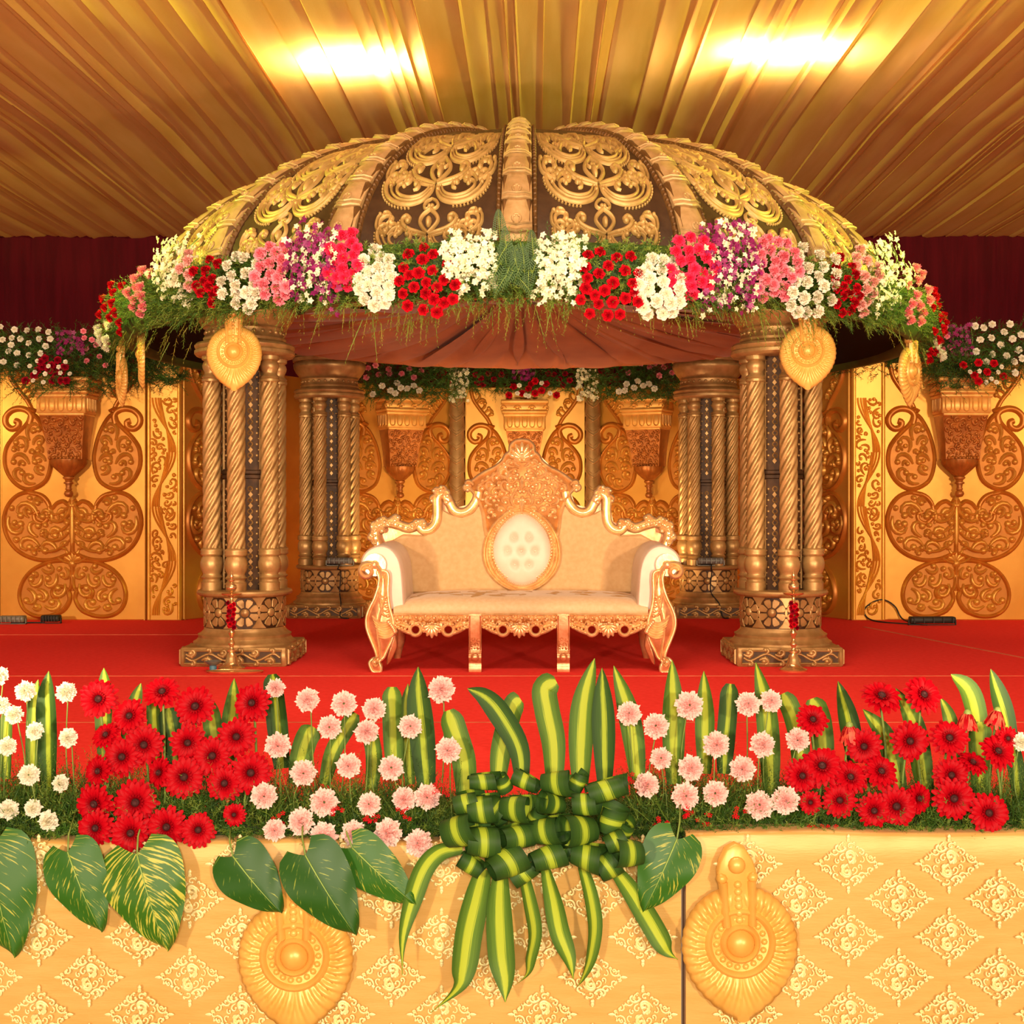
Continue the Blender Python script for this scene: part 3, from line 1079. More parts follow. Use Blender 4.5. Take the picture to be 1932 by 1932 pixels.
# ================================================================== pavilion pillars
def pillar_meshes():
    o = {}
    mb = MB()
    box(mb, -.35, .35, -.35, .35, 0, .126, b=.008)
    o['plinth'] = mb.mesh('plinth', M['pillar'], sharp=40)
    # recessed dark field with a running scroll on each face
    mb = MB()
    box(mb, -.315, .315, -.003, 0, .024, .102)
    o['field'] = mb.mesh('frieze_field', M['pillar_dark'], sharp=40)
    mb = MB()
    f = lambda u, v, n: (u, -.003 - n, v)
    ribbon(mb, [(-.32, .02), (.32, .02), (.32, .106), (-.32, .106)], .008, .012, f, True)
    for k in range(6):
        x = -.26 + k * .104
        s = 1 if k % 2 else -1
        curl(mb, x - .05, .063 - s * .02, s * 35, .125, -s * 40, -s * 300, .014, .015, f)
        curl(mb, x - .01, .063 + s * .02, s * 20, .06, s * 30, s * 200, .012, .013, f)
        curl(mb, x + .015, .063 - s * .018, -s * 150, .05, -s * 30, -s * 160, .009, .012, f)
    ribbon(mb, [tuple(p) for p in cat([(-.31, .06)] + [(-.26 + k * .104, .063 + (.022 if k % 2 else -.022)) for k in range(6)] + [(.31, .06)], 5)], .008, .010, f)
    o['frieze'] = mb.mesh('scroll_frieze', M['pillar'], sharp=60)
    mb = MB()
    lathe(mb, [(.345, .126), (.345, .14), (.325, .15), (.31, .17), (.315, .19), (.295, .20), (.275, .22), (.272, .238)], 48)
    o['moulding'] = mb.mesh('base_moulding', M['pillar'], sharp=40)
    mb = MB()
    lathe(mb, [(.268, .235), (.268, .455)], 48)
    o['drum'] = mb.mesh('drum', M['pillar_dark'], sharp=40)
    # rosettes: eight wedge petals round a boss
    RR = .268
    cyl = lambda a0: (lambda u, v, n: ((RR + n) * math.sin(a0 + u / RR), -(RR + n) * math.cos(a0 + u / RR), .346 + v))
    def wedge(mb, a, r0, r1, wd, fm):
        pts = []
        for (r, da) in ((r0, -wd * .9), (r1 * .8, -wd), (r1 * .97, -wd * .7), (r1, 0), (r1 * .97, wd * .7), (r1 * .8, wd), (r0, wd * .9)):
            pts.append((r * math.cos(a + da), r * math.sin(a + da)))
        slab(mb, pts, 0, .009, fm, 0, .003)
    mb = MB()
    fm = cyl(0)
    for k in range(8):
        wedge(mb, k * PI / 4 + PI / 8, .036, .095, PI / 8 * .84, fm)
    bulb(mb, 0, 0, .030, .014, fm, 0, 14)
    o['rosette'] = mb.mesh('rosette', M['pillar'], sharp=40)
    mb = MB()
    # spandrel pads between rosettes
    hw = PI * RR / 9
    for sv in (1, -1):
        pts = [(hw - .012, sv * .105), (hw - .052, sv * .105), (hw - .025, sv * .072), (hw - .008, sv * .036), (hw + .008, sv * .036), (hw + .025, sv * .072), (hw + .052, sv * .105), (hw + .012, sv * .105)]
        slab(mb, pts, 0, .008, fm, 0, .003)
    pts = ellipse(hw, 0, .010, .030, 10)
    slab(mb, pts, 0, .008, fm, 0, .003)
    o['spandrel'] = mb.mesh('spandrel', M['pillar'], sharp=40)
    mb = MB()
    lathe(mb, [(.27, .445), (.30, .452), (.318, .462), (.322, .475), (.315, .488), (.30, .492)], 48)
    o['disc'] = mb.mesh('drum_rim', M['pillar'], sharp=40)
    # twisted column: seven strands
    mb = MB()
    z0, z1, rows, seg = .775, 1.90, 84, 56
    vs, fs = [], []
    for k in range(rows + 1):
        z = z0 + (z1 - z0) * k / rows
        for i in range(seg):
            a = 2 * PI * i / seg
            r = .0440 + .0175 * abs(math.sin(3.5 * (a - z * 2 * PI / .58)))
            vs.append((r * math.cos(a), r * math.sin(a), z))
    for k in range(rows):
        for i in range(seg):
            j = (i + 1) % seg
            fs.append((k * seg + i, k * seg + j, k * seg + seg + j, k * seg + seg + i))
    mb.add(vs, fs)
    o['shaft'] = mb.mesh('twisted_shaft', M['pillar'], sharp=75)
    mb = MB()
    lathe(mb, [(.068, .49), (.070, .545), (.062, .552), (.058, .565), (.072, .58), (.060, .592), (.058, .605), (.066, .62), (.075, .645), (.077, .675), (.070, .705), (.060, .722), (.072, .728), (.076, .738), (.072, .750), (.076, .758), (.072, .770), (.055, .778)], 28)
    o['foot'] = mb.mesh('column_base', M['pillar'], sharp=50)
    mb = MB()
    lathe(mb, [(.055, 1.895), (.066, 1.902), (.066, 1.918), (.058, 1.922), (.066, 1.93), (.062, 1.94), (.050, 1.95), (.048, 1.965), (.060, 1.99), (.064, 2.01), (.058, 2.03), (.050, 2.04), (.066, 2.05), (.066, 2.08)], 28)
    o['head'] = mb.mesh('column_head', M['pillar'], sharp=50)
    # hexagonal core with rows of rings and lozenges
    mb = MB()
    lathe(mb, [(.150, .49), (.150, 1.245), (.165, 1.25), (.165, 1.27), (.155, 1.275), (.165, 1.28), (.165, 1.30), (.150, 1.305), (.150, 2.08)], 6)
    o['core'] = mb.mesh('core', M['pillar_dark'], sharp=20)
    mb = MB()
    ap = .150 * math.cos(PI / 6)
    for side in range(6):
        a = side * PI / 3 + PI / 6
        ca, sa = math.cos(a), math.sin(a)
        def fm(u, v, n, ca=ca, sa=sa):
            d = ap + n
            return (d * ca - u * sa, d * sa + u * ca, v)
        z = .53
        k = 0
        while z < 2.06:
            if not (1.21 < z < 1.34):
                for sx in (-.048, 0, .048):
                    if sx == 0:
                        if k % 2 == 0:
                            slab(mb, [(0, z - .02), (.016, z), (0, z + .02), (-.016, z)], 0, .008, fm)
                        else:
                            ribbon(mb, ellipse(0, z, .017, .017, 8), .005, .007, fm, True, prof=PROF3)
                    else:
                        if k % 2 == 1:
                            bulb(mb, sx * .95, z, .010, .008, fm, 0, 5)
                        else:
                            bulb(mb, sx * 1.2, z, .006, .006, fm, 0, 5)
            z += .038
            k += 1
        for sx in (-.068, .068):
            ribbon(mb, [(sx, .5), (sx, 1.24)], .006, .008, fm, prof=PROF3)
            ribbon(mb, [(sx, 1.31), (sx, 2.06)], .006, .008, fm, prof=PROF3)
    o['studs'] = mb.mesh('core_studs', M['pillar'], sharp=40)
    # capital
    mb = MB()
    lathe(mb, [(.30, 2.075), (.325, 2.08), (.338, 2.095), (.338, 2.115), (.325, 2.125), (.335, 2.135), (.338, 2.15), (.325, 2.165), (.29, 2.17), (.275, 2.185), (.28, 2.20), (.268, 2.215), (.262, 2.235), (.268, 2.262), (.28, 2.27)], 56)
    o['neck'] = mb.mesh('capital_rings', M['pillar'], sharp=40)
    mb = MB()
    lathe(mb, [(.255, 2.26), (.285, 2.29), (.315, 2.33), (.335, 2.37), (.340, 2.40), (.325, 2.425)], 72, fn=lambda r, z, a: r * (1 + .022 * abs(math.sin(a * 18))))
    lathe(mb, [(.315, 2.42), (.35, 2.43), (.355, 2.46), (.335, 2.47), (.36, 2.49), (.37, 2.54), (.34, 2.56)], 56)
    o['lotus'] = mb.mesh('lotus_capital', M['pillar'], sharp=60)
    mb = MB()
    for k in range(28):
        a = 2 * PI * k / 28
        fm = lambda u, v, n, a=a: ((.262 + n) * math.cos(a + u / .26), (.262 + n) * math.sin(a + u / .26), 2.236 + v)
        bulb(mb, 0, 0, .016, .014, fm, 0, 6)
    o['beads'] = mb.mesh('bead_row', M['pillar'], sharp=60)
    return o

QM = pillar_meshes()

def pillar(label, X, Y, rot):
    t = thing('pavilion_pillar', label, 'pillar', (X, Y, 0), group='pavilion pillars')
    p = link('plinth', QM['plinth'], t)
    for k in range(4):
        a = k * PI / 2
        loc = (.35 * math.sin(a), -.35 * math.cos(a), 0)
        link('frieze_field', QM['field'], p, loc, (0, 0, a))
        link('scroll_frieze', QM['frieze'], p, loc, (0, 0, a))
    link('base_moulding', QM['moulding'], t)
    d = link('drum', QM['drum'], t)
    for k in range(9):
        link('rosette', QM['rosette'], d, rot=(0, 0, 2 * PI * k / 9 + rot + .25))
        link('spandrel', QM['spandrel'], d, rot=(0, 0, 2 * PI * k / 9 + rot + .25))
    link('drum_rim', QM['disc'], t)
    c = link('core', QM['core'], t, rot=(0, 0, rot + PI / 6))
    s = link('core_studs', QM['studs'], c)
    s['kind'] = 'stuff'
    for k in range(6):
        a = -PI / 2 + k * PI / 3 + rot
        loc = (.228 * math.cos(a), .228 * math.sin(a), 0)
        q = link('twisted_column', QM['shaft'], t, loc, (0, 0, k * 1.1))
        link('column_base', QM['foot'], q)
        link('column_head', QM['head'], q)
    n = link('capital_rings', QM['neck'], t)
    link('bead_row', QM['beads'], n)
    link('lotus_capital', QM['lotus'], t)
    return t

XL, XR, YF, YR = -2.0, 1.675, 8.95, 12.55
pillar('front left pavilion pillar with a gold medallion over its capital', XL, YF, R_(-2))
pillar('front right pavilion pillar with a gold medallion over its capital', XR, YF, R_(3))
pillar('rear left pavilion pillar standing behind the sofa', XL + .01, YR, R_(-14))
pillar('rear right pavilion pillar standing behind the sofa', XR - .02, YR, R_(16))

# ================================================================== dome
DX, DY = -.12, 10.75
A_, B_, ZB = 2.90, 1.45, 2.50
NP = 16
def prof_t(t):                      # t = 0 at the eave, 1 at the top opening
    a = t * R_(78)
    r, z = A_ * math.cos(a), ZB + B_ * math.sin(a)
    nr, nz = B_ * math.cos(a), A_ * math.sin(a)
    l = math.hypot(nr, nz)
    return r, z, nr / l, nz / l
# arclength table
TT = np.linspace(0, 1, 200)
pts_ = np.array([prof_t(t)[:2] for t in TT])
SS = np.concatenate([[0], np.cumsum(np.linalg.norm(np.diff(pts_, axis=0), axis=1))])
SMAX = SS[-1]
def s2t(s):
    return float(np.interp(s, SS, TT))
HALF = PI / NP

def dome_map(u, s, n):
    """u across the facet (metres), s metres up from the eave, n out; facet facing -Y"""
    r, z, nr, nz = prof_t(s2t(max(0, min(SMAX, s))))
    d = r * math.cos(HALF)
    return (u + 0.0, -(d + n * nr), z + n * nz)

def half_w(s):
    return prof_t(s2t(s))[0] * math.sin(HALF)

dome = thing('pavilion_dome', 'carved brown and gold ribbed dome roof on the pavilion', 'dome', (DX, DY, 0))
# facet board
mb = MB()
ns, nu = 18, 5
vs, fs = [], []
for k in range(ns + 1):
    s = SMAX * k / ns
    for i in range(nu):
        vs.append(dome_map(half_w(s) * (-1 + 2 * i / (nu - 1)), s, 0))
for k in range(ns):
    for i in range(nu - 1):
        a = k * nu + i
        fs.append((a, a + 1, a + nu + 1, a + nu))
mb.add(vs, fs)
facet = mb.mesh('dome_panel', M['dome_dark'], sharp=0)
# scroll relief on the facet
def py_of_s(s):
    """height in the photograph of the middle line of the facet right of the centre rib"""
    x, y, z = dome_map(0, s, 0)
    a = HALF
    X, Y = DX + x * math.cos(a) - y * math.sin(a), DY + x * math.sin(a) + y * math.cos(a)
    return HY - (z - CZ) * F / Y, Y
SG = np.linspace(0, SMAX * .96, 120)
PG = np.array([py_of_s(s)[0] for s in SG])
def tier(mb, foot, sc):
    """teardrop between two arms over a pair of big volutes; foot is the height of the teardrop's point"""
    s0 = float(np.interp(-foot, -PG, SG))
    Yd = py_of_s(s0)[1]
    kx = .4348 * Yd / F * sc
    d0 = float(np.interp(-(foot - 20), -PG, SG)) - s0
    ky = .4348 * sc * d0 / 20
    f = lambda u, v, n: dome_map(u * kx, float(np.interp(-(foot - v * .4348 * sc), -PG, SG)), n)
    H = .022
    for sg in (1, -1):
        g = (lambda u, v, n, sg=sg: f(u * sg, v, n))
        def path(pts, w, h=H, n=5):
            P = [tuple(q) for q in cat(pts, n)]
            N = len(P)
            ribbon(mb, P, [w * (.55 + .45 * math.sin(min(1, k / N / .3) * PI / 2)) for k in range(N)], h, g)
            bulb(mb, P[-1][0], P[-1][1], w * 1.5, h * 1.15, g)
        ribbon(mb, [tuple(p) for p in cat([(0, -2), (26, 26), (40, 52), (30, 78), (0, 104)], 5)], 9, H, g)
        path([(4, -6), (40, 6), (80, 18), (112, 38), (122, 62), (106, 78), (90, 68), (96, 58)], 10)
        path([(4, -16), (44, -8), (86, 4), (118, 24), (136, 46)], 6, H * .8)
        for q in range(6):
            bulb(mb, 70 + q * 12, 4 + q * q * 1.5 + q * 3, 5, H * .8, g, 0, 5)
        path([(6, -14), (16, -46), (46, -76), (100, -90), (160, -80), (206, -50), (228, -8), (222, 28), (200, 44), (184, 30), (194, 16)], 10)
        path([(14, -12), (28, -42), (56, -66), (104, -74), (154, -64), (190, -36), (204, -6)], 6, H * .8)
        path([(24, -12), (40, -38), (64, -54), (104, -60), (146, -50), (170, -30), (172, -8), (154, 4), (144, -8)], 7, H * .9)
        path([(96, -30), (78, -22), (78, -6), (92, -2)], 8)
        path([(150, 0), (140, 22), (150, 44), (170, 46), (172, 30)], 9)
        path([(156, -4), (126, 4), (120, 22), (132, 30)], 8)
        path([(196, 40), (176, 64), (184, 92), (206, 96), (210, 80)], 8)
        for q in range(15):
            t = PI * (1.42 + .56 * q / 14) + .15
            bulb(mb, 112 + 128 * math.cos(t) * 1.0, -2 + 106 * math.sin(t), 6, H * .8, g, 0, 5)
        path([(0, -70), (22, -84), (30, -104), (16, -116), (6, -104)], 7)
        bulb(mb, 14, -30, 9, H, g)
    bulb(mb, 0, 48, 13, H * 1.6, lambda u, v, n: f(u, 48 + (v - 48) * 1.9, n), 0, 10)
def side_curl(mb, foot, x):
    s0 = float(np.interp(-foot, -PG, SG))
    Yd = py_of_s(s0)[1]
    kx = .4348 * Yd / F
    d0 = float(np.interp(-(foot - 20), -PG, SG)) - s0
    ky = .4348 * d0 / 20
    for sg in (1, -1):
        g = (lambda u, v, n, sg=sg: dome_map(u * sg * kx, float(np.interp(-(foot - v * .4348), -PG, SG)), n))
        for (pts, w) in (([(x - 6, -60), (x + 24, -38), (x + 30, 4), (x + 6, 24), (x - 22, 16), (x - 18, -4)], 9), ([(x + 10, -60), (x + 44, -30), (x + 46, 10), (x + 34, 30)], 7), ([(x - 10, -62), (x - 34, -34), (x - 60, -30), (x - 62, -48)], 8)):
            P = [tuple(q) for q in cat(pts, 5)]
            ribbon(mb, P, w, .022, g)
            bulb(mb, P[-1][0], P[-1][1], w * 1.5, .026, g)
mb = MB()
tier(mb, 440, 1.0)
tier(mb, 345, 1.0)
tier(mb, 277, .80)
tier(mb, 248, .50)
side_curl(mb, 415, 190)
side_curl(mb, 318, 190)
side_curl(mb, 262, 128)
relief = mb.mesh('scroll_relief', M['dome_gold'], sharp=60)
# beaded border beside each rib
mb = MB()
for sg in (1, -1):
    g = (lambda u, v, n, sg=sg: dome_map(u * sg, v, n))
    pts = [(half_w(SMAX * k / 24) - .115 + .02 * k / 24, SMAX * k / 24) for k in range(25)]
    ribbon(mb, pts, .015, .022, g)
    for k in range(60):
        s = SMAX * (k + .5) / 60
        bulb(mb, half_w(s) - .115 + .02 * k / 60, s, .017, .030, g, 0, 5)
border = mb.mesh('beaded_border', M['dome_edge'], sharp=60)
for k in range(NP):
    a = 2 * PI * (k + .5) / NP
    p = link('dome_panel', facet, dome, rot=(0, 0, a))
    link('scroll_relief', relief, p)
    link('beaded_border', border, p)
# ribs: overlapping chevron scales
def rib_map(u, s, n):
    r, z, nr, nz = prof_t(s2t(max(0, min(SMAX, s))))
    return (u, -(r + n * nr), z + n * nz)
NR = 13
scales = []
for k in range(NR):
    s0, s1 = SMAX * k / NR, SMAX * (k + 1.12) / NR
    wb_ = .098 - .025 * k / NR
    d = .048
    mb = MB()
    vs, fs = [], []
    us = (-1, -.55, 0, .55, 1)
    dep = (.05, .80, 1, .80, .05)
    drop = (0, .35, .6, .35, 0)
    for i in range(5):
        vs.append(rib_map(us[i] * wb_, s0 - drop[i] * .06, d * dep[i] + .020))
    for i in range(5):
        vs.append(rib_map(us[i] * wb_ * .97, (s0 + s1) / 2, d * dep[i] + .012))
    for i in range(5):
        vs.append(rib_map(us[i] * wb_ * .94, s1, d * dep[i] - .004))
    for i in range(5):
        vs.append(rib_map(us[i] * wb_, s0 - drop[i] * .06 + .01, d * dep[i] - .01))
    for i in range(4):
        fs += [(i, i + 1, i + 6, i + 5), (i + 5, i + 6, i + 11, i + 10), (i, i + 15, i + 16, i + 1)]
    vs += [rib_map(-wb_, s0, -.02), rib_map(-wb_ * .94, s1, -.02), rib_map(wb_, s0, -.02), rib_map(wb_ * .94, s1, -.02)]
    fs += [(0, 5, 10, 21, 20), (4, 22, 23, 14, 9)]
    if k == NR - 1:
        fs += [(10, 11, 12, 13, 14, 23, 21)]
    mb.add(vs, fs)
    L = s1 - s0
    def fmS(u, v, n, wb_=wb_, s0=s0, s1=s1, d=d):
        q = min(1, abs(u) / wb_)
        dp = (1 - .2 * q / .55) if q < .55 else (.8 - .75 * (q - .55) / .45)
        return rib_map(u, v, d * dp + .020 - .026 * (v - s0) / (s1 - s0) + n)
    for off, wi in ((.012, .009), (.05, .006)):
        ribbon(mb, [(us[i] * wb_ * .96, s0 - drop[i] * .06 + off) for i in range(5)], wi, .008, fmS, prof=PROF3)
    for sg in (1, -1):
        curl(mb, sg * .015, s0 + .03, 90 - sg * 30, .09, sg * 30, sg * 160, .008, .008, fmS, end=1.2)
    scales.append(mb.mesh('rib_scale', M['dome_rib'], sharp=30))
mbase = MB()
vs, fs = [], []
for k in range(21):
    s = SMAX * k / 20
    for (u, n) in ((-.10, -.02), (-.08, .03), (.08, .03), (.10, -.02)):
        vs.append(rib_map(u, s, n))
for k in range(20):
    for i in range(3):
        a = k * 4 + i
        fs.append((a, a + 1, a + 5, a + 4))
mbase.add(vs, fs)
ribbase = mbase.mesh('rib', M['dome_edge'], sharp=40)
for k in range(NP):
    a = 2 * PI * k / NP
    r = link('rib', ribbase, dome, rot=(0, 0, a))
    for me in scales:
        link('rib_scale', me, r)
# crown disc closing the top, eave board below
mb = MB()
rt, zt_, _, _ = prof_t(1)
lathe(mb, [(rt + .02, zt_ - .10), (rt + .05, zt_ - .02), (rt, zt_ + .01), (rt * .5, zt_ + .02), (.02, zt_ + .025)], 32)
link('crown_cap', mb.mesh('crown_cap', M['dome_dark'], sharp=40), dome)
mb = MB()
EP = [(2.14, 2.50), (2.14, 2.46), (3.00, 2.33), (3.04, 2.36), (3.04, 2.50), (2.90, 2.52)]
vs, fs = [], []
NE = 60
for i in range(NE + 1):
    a = R_(-118 + 236 * i / NE)
    for (r, z) in EP:
        vs.append((r * math.sin(a), -r * math.cos(a), z))
for i in range(NE):
    for j in range(len(EP) - 1):
        q = i * len(EP) + j
        fs.append((q, q + 1, q + len(EP) + 1, q + len(EP)))
mb.add(vs, fs)
link('eave_board', mb.mesh('eave_board', M['black'], sharp=40), dome)
# ---- gathered cloth lining under the dome
mb = MB()
rng = random.Random(21)
NA, NRr = 420, 14
pl = []
a = 0
while len(pl) < NA:
    n = rng.randint(5, 16)
    amp = rng.uniform(.35, 1)
    for q in range(n):
        pl.append(amp * math.sin(PI * q / n) ** .6)
pl = pl[:NA]
vs, fs = [], []
for j in range(NRr + 1):
    t = j / NRr
    r = .10 + 2.06 * t
    for i in range(NA):
        ang = 2 * PI * (i / NA) + .10 * math.sin(t * PI) * math.sin(i * .37)
        z = 2.90 - .46 * t ** 1.1 - .06 * math.sin(PI * t) - .100 * pl[i] * (.25 + .9 * math.sin(PI * min(1, t * .9)) * (1 - .35 * t))
        vs.append((r * math.sin(ang), -r * math.cos(ang), z))
for j in range(NRr):
    for i in range(NA):
        k = (i + 1) % NA
        fs.append((j * NA + i, j * NA + k, j * NA + NA + k, j * NA + NA + i))
mb.add(vs, fs)
link('cloth_lining', mb.mesh('cloth_lining', M['lining'], sharp=0), dome)
mb = MB()
vs, fs = [], []
for i in range(NA):
    ang = 2 * PI * i / NA
    for (r, z) in ((2.13, 2.50), (2.15 + .02 * pl[i], 2.45), (2.17, 2.415)):
        vs.append((r * math.sin(ang), -r * math.cos(ang), z))
for i in range(NA):
    k = (i + 1) % NA
    for q in range(2):
        fs.append((i * 3 + q, k * 3 + q, k * 3 + q + 1, i * 3 + q + 1))
mb.add(vs, fs)
link('lining_hem', mb.mesh('lining_hem', M['lining'], sharp=0), dome)

# ================================================================== leaf shaped medallions
def medal_meshes():
    o = {}
    mb = MB()
    N, K = 216, 7
    def Rm(p):                                  # p: angle from straight down
        return .172 + .082 * math.exp(-abs(p) / .62)
    vs, fs = [], []
    for k in range(K):
        t = k / (K - 1)
        for i in range(N):
            p = -PI + 2 * PI * i / N
            R1 = Rm(p)
            sw = .16 * t * (1 if p > 0 else -1)
            fl = abs(math.sin(18 * (p - sw)))
            edge = R1 * (1 + (.022 * fl if t > .8 else 0))
            r = .105 + (edge - .105) * t
            h = .014 + .020 * fl ** .7 * math.sin(PI * min(1, t * 1.05)) + .006 * (1 - t)
            if k == K - 1:
                h = .004
            vs.append((r * math.sin(p), -h, -r * math.cos(p)))
    for k in range(K - 1):
        for i in range(N):
            j = (i + 1) % N
            fs.append((k * N + i, k * N + j, k * N + N + j, k * N + N + i))
    # solid back
    b0 = len(vs)
    for i in range(N):
        p = -PI + 2 * PI * i / N
        R1 = Rm(p) * .99
        vs.append((R1 * math.sin(p), .012, -R1 * math.cos(p)))
    for i in range(N):
        j = (i + 1) % N
        fs.append(((K - 1) * N + i, (K - 1) * N + j, b0 + j, b0 + i))
    fs.append(tuple(range(b0, b0 + N)))
    fs.append(tuple(range(N - 1, -1, -1)))
    mb.add(vs, fs)
    o['leaf'] = mb.mesh('fluted_leaf', M['medal'], sharp=70)
    mb = MB()
    ribbon(mb, ellipse(0, 0, .100, .100, 48), .013, .026, FLAT, True, base=.012)
    o['ring'] = mb.mesh('outer_ring', M['medal'], sharp=70)
    mb = MB()
    slab(mb, ellipse(0, 0, .098, .098, 40), 0, .016)
    for k in range(18):
        a = 2 * PI * k / 18
        bulb(mb, .075 * math.cos(a), .075 * math.sin(a), .0115, .016, FLAT, 0, 8, .014)
    o['beads'] = mb.mesh('bead_circle', M['medal'], sharp=60)
    mb = MB()
    ribbon(mb, ellipse(0, 0, .052, .052, 32), .012, .030, FLAT, True, base=.014)
    slab(mb, ellipse(0, 0, .05, .05, 24), 0, .022)
    bulb(mb, 0, 0, .046, .040, FLAT, 0, 20, .018)
    o['hub'] = mb.mesh('hub', M['medal'], sharp=60)
    mb = MB()
    sh = [(.028, .05), (.036, .14), (.034, .19), (.060, .20), (.060, .225), (.052, .255), (.030, .295), (.0, .310)]
    outl = sh + [(-x, y) for (x, y) in sh[::-1][1:]]
    slab(mb, outl, -.012, .028, FLAT, 0, .006)
    for s in (-1, 1):
        ribbon(mb, [(s * .040, .055), (s * .042, .12), (s * .045, .195)], [.014, .013, .015], .026, FLAT, base=.020)
        bulb(mb, s * .048, .205, .018, .02, FLAT, 0, 8, .024)
    for k in range(6):
        bulb(mb, 0, .075 + k * .022, .013, .012, FLAT, 0, 8, .027)
    bulb(mb, 0, .245, .028, .026, FLAT, 0, 14, .026)
    o['stem'] = mb.mesh('hanger', M['medal'], sharp=60)
    return o
DM = medal_meshes()
def medallion(label, loc, rot=(0, 0, 0), s=1.0):
    t = thing('leaf_medallion', label, 'medallion', loc, rot, 'leaf shaped gold medallions', (s, s, s))
    link('fluted_leaf', DM['leaf'], t)
    r = link('outer_ring', DM['ring'], t)
    link('bead_circle', DM['beads'], r)
    link('hub', DM['hub'], t)
    link('hanger', DM['stem'], t)
    return t
p = W(1395, 1775, SK_Y - .045)
medallion('large gold medallion on the skirt panel right of the dark joint', tuple(p), (0, R_(-3), 0))
p = W(558, 1800, SK_Y - .02)
medallion('large gold medallion on the skirt half covered by dark green leaves', tuple(p), (0, R_(-1), 0))
p = W(442, 664, 8.50)
medallion('gold medallion hanging in front of the front left pillar capital', tuple(p))
p = W(1524, 662, 8.50)
medallion('gold medallion hanging in front of the front right pillar capital', tuple(p), (0, 0, R_(-8)))
p = W(270, 668, 9.7)
medallion('gold medallion seen edge-on under the left end of the garland', tuple(p), (0, 0, R_(-73)))
p = W(231, 712, 10.6)
medallion('narrow turned gold medallion against the left wall panel', tuple(p), (0, 0, R_(-62)), .95)
p = W(1716, 700, 9.7)
medallion('turned gold medallion under the right end of the garland', tuple(p), (0, 0, R_(52)), 1.05)

# ================================================================== sofa
SX, SY = -.0996, 8.75
M['sofa_ground'] = mat('sofa_shaded_gilt', 'a86e34', '945c28', 0.4, 0.5, 20)  # darker gilt under the curls paints shade into the carving's recesses
sofa = thing('carved_sofa', 'cream three-seat sofa with carved gilt frame and tufted oval back', 'sofa', (SX, SY, 0))
def bp(px, py):                     # a point of the back frame
    return ((px - 984) / 271.0, CZ + (HY - py) / 271.0)
def fp(px, py):                     # a point of the front
    return ((px - 984) / 294.0, CZ + (HY - py) / 294.0)
BY, FY = .26, -.40
fb = lambda y0: (lambda u, v, n: (u, y0 - n, v))
# seat
mb = MB()
nx, ny = 28, 10
vs, fs = [], []
def seat_z(x, y):
    ex = 1 - (abs(x) / .82) ** 6
    ey = 1 - abs(y / .35) ** 5
    return .405 + .075 * max(0, ex) ** .5 * max(0, ey) ** .4 + (.012 * (y + .35))
for j in range(ny + 1):
    for i in range(nx + 1):
        x = -.815 + 1.63 * i / nx
        y = -.345 + .69 * j / ny
        vs.append((x, y - .055, seat_z(x, y)))
for j in range(ny):
    for i in range(nx):
        a = j * (nx + 1) + i
        fs.append((a, a + 1, a + nx + 2, a + nx + 1))
o = len(vs)
for i in range(nx + 1):
    x = -.815 + 1.63 * i / nx
    vs += [(x, -.412, .398), (x, -.405, .372), (x, -.39, .366)]
for i in range(nx):
    a, b = o + i * 3, o + i * 3 + 3
    fs += [(i, a, b, i + 1), (a, a + 1, b + 1, b), (a + 1, a + 2, b + 2, b + 1)]
mb.add(vs, fs)
mb.add([(-.815, -.39, .366), (.815, -.39, .366), (.815, .29, .366), (-.815, .29, .366)], [(0, 1, 2, 3)])
link('seat_cushion', mb.mesh('seat_cushion', M['sofa_cloth'], sharp=0), sofa)
# woven leaf pattern on the seat
mb = MB()
rng = random.Random(4)
for k in range(52):
    x, y = rng.uniform(-.72, .72), rng.uniform(-.26, .25)
    g = lambda u, v, n: (u, v - .055, seat_z(u, v) + n + .0006)
    pp = clo(x, y, rng.uniform(0, 360), .11, rng.choice((-1, 1)) * 60, 100, 6)
    if all(abs(q[0]) < .75 and abs(q[1]) < .28 for q in pp):
        ribbon(mb, pp, [.004, .014, .020, .022, .018, .012, .003], .0012, g, prof=PROF_FLAT)
M['sofa_leaf'] = mat('sofa_damask_leaf', 'c49862', 'bc8e58', 0.5, 0, 40)
sc = link('woven_leaves', mb.mesh('woven_leaves', M['sofa_leaf'], sharp=0), sofa)
# upholstered back
left = [(744, 1118), (735, 1060), (738, 1020), (760, 1008), (800, 1010), (822, 995), (834, 962), (848, 968), (872, 974), (892, 966), (905, 945), (925, 930)]
poly = [bp(*p) for p in left] + [bp(984 * 2 - x, y) for (x, y) in left[::-1]]
mb = MB()
slab(mb, poly, -.06, .0, fb(BY), 0, .012)
M['sofa_back'] = mat('sofa_tan_damask', 'c49c6c', 'bc9260', 0.6, 0, 30, 0.05, 200, 0.3, 0.1)
link('back_upholstery', mb.mesh('back_upholstery', M['sofa_back'], sharp=40), sofa)
# rear board behind the frame
mb = MB()
out = [(744, 1150), (712, 1020), (716, 992), (742, 984), (790, 992), (812, 985), (822, 935), (834, 928), (858, 958), (884, 952), (897, 915), (930, 880), (965, 845), (984, 835)]
poly = [bp(*p) for p in out] + [bp(984 * 2 - x, y) for (x, y) in out[::-1][1:]]
slab(mb, poly, -.09, -.055, fb(BY), 0)
link('back_board', mb.mesh('back_board', M['sofa_copper'], sharp=40), sofa)
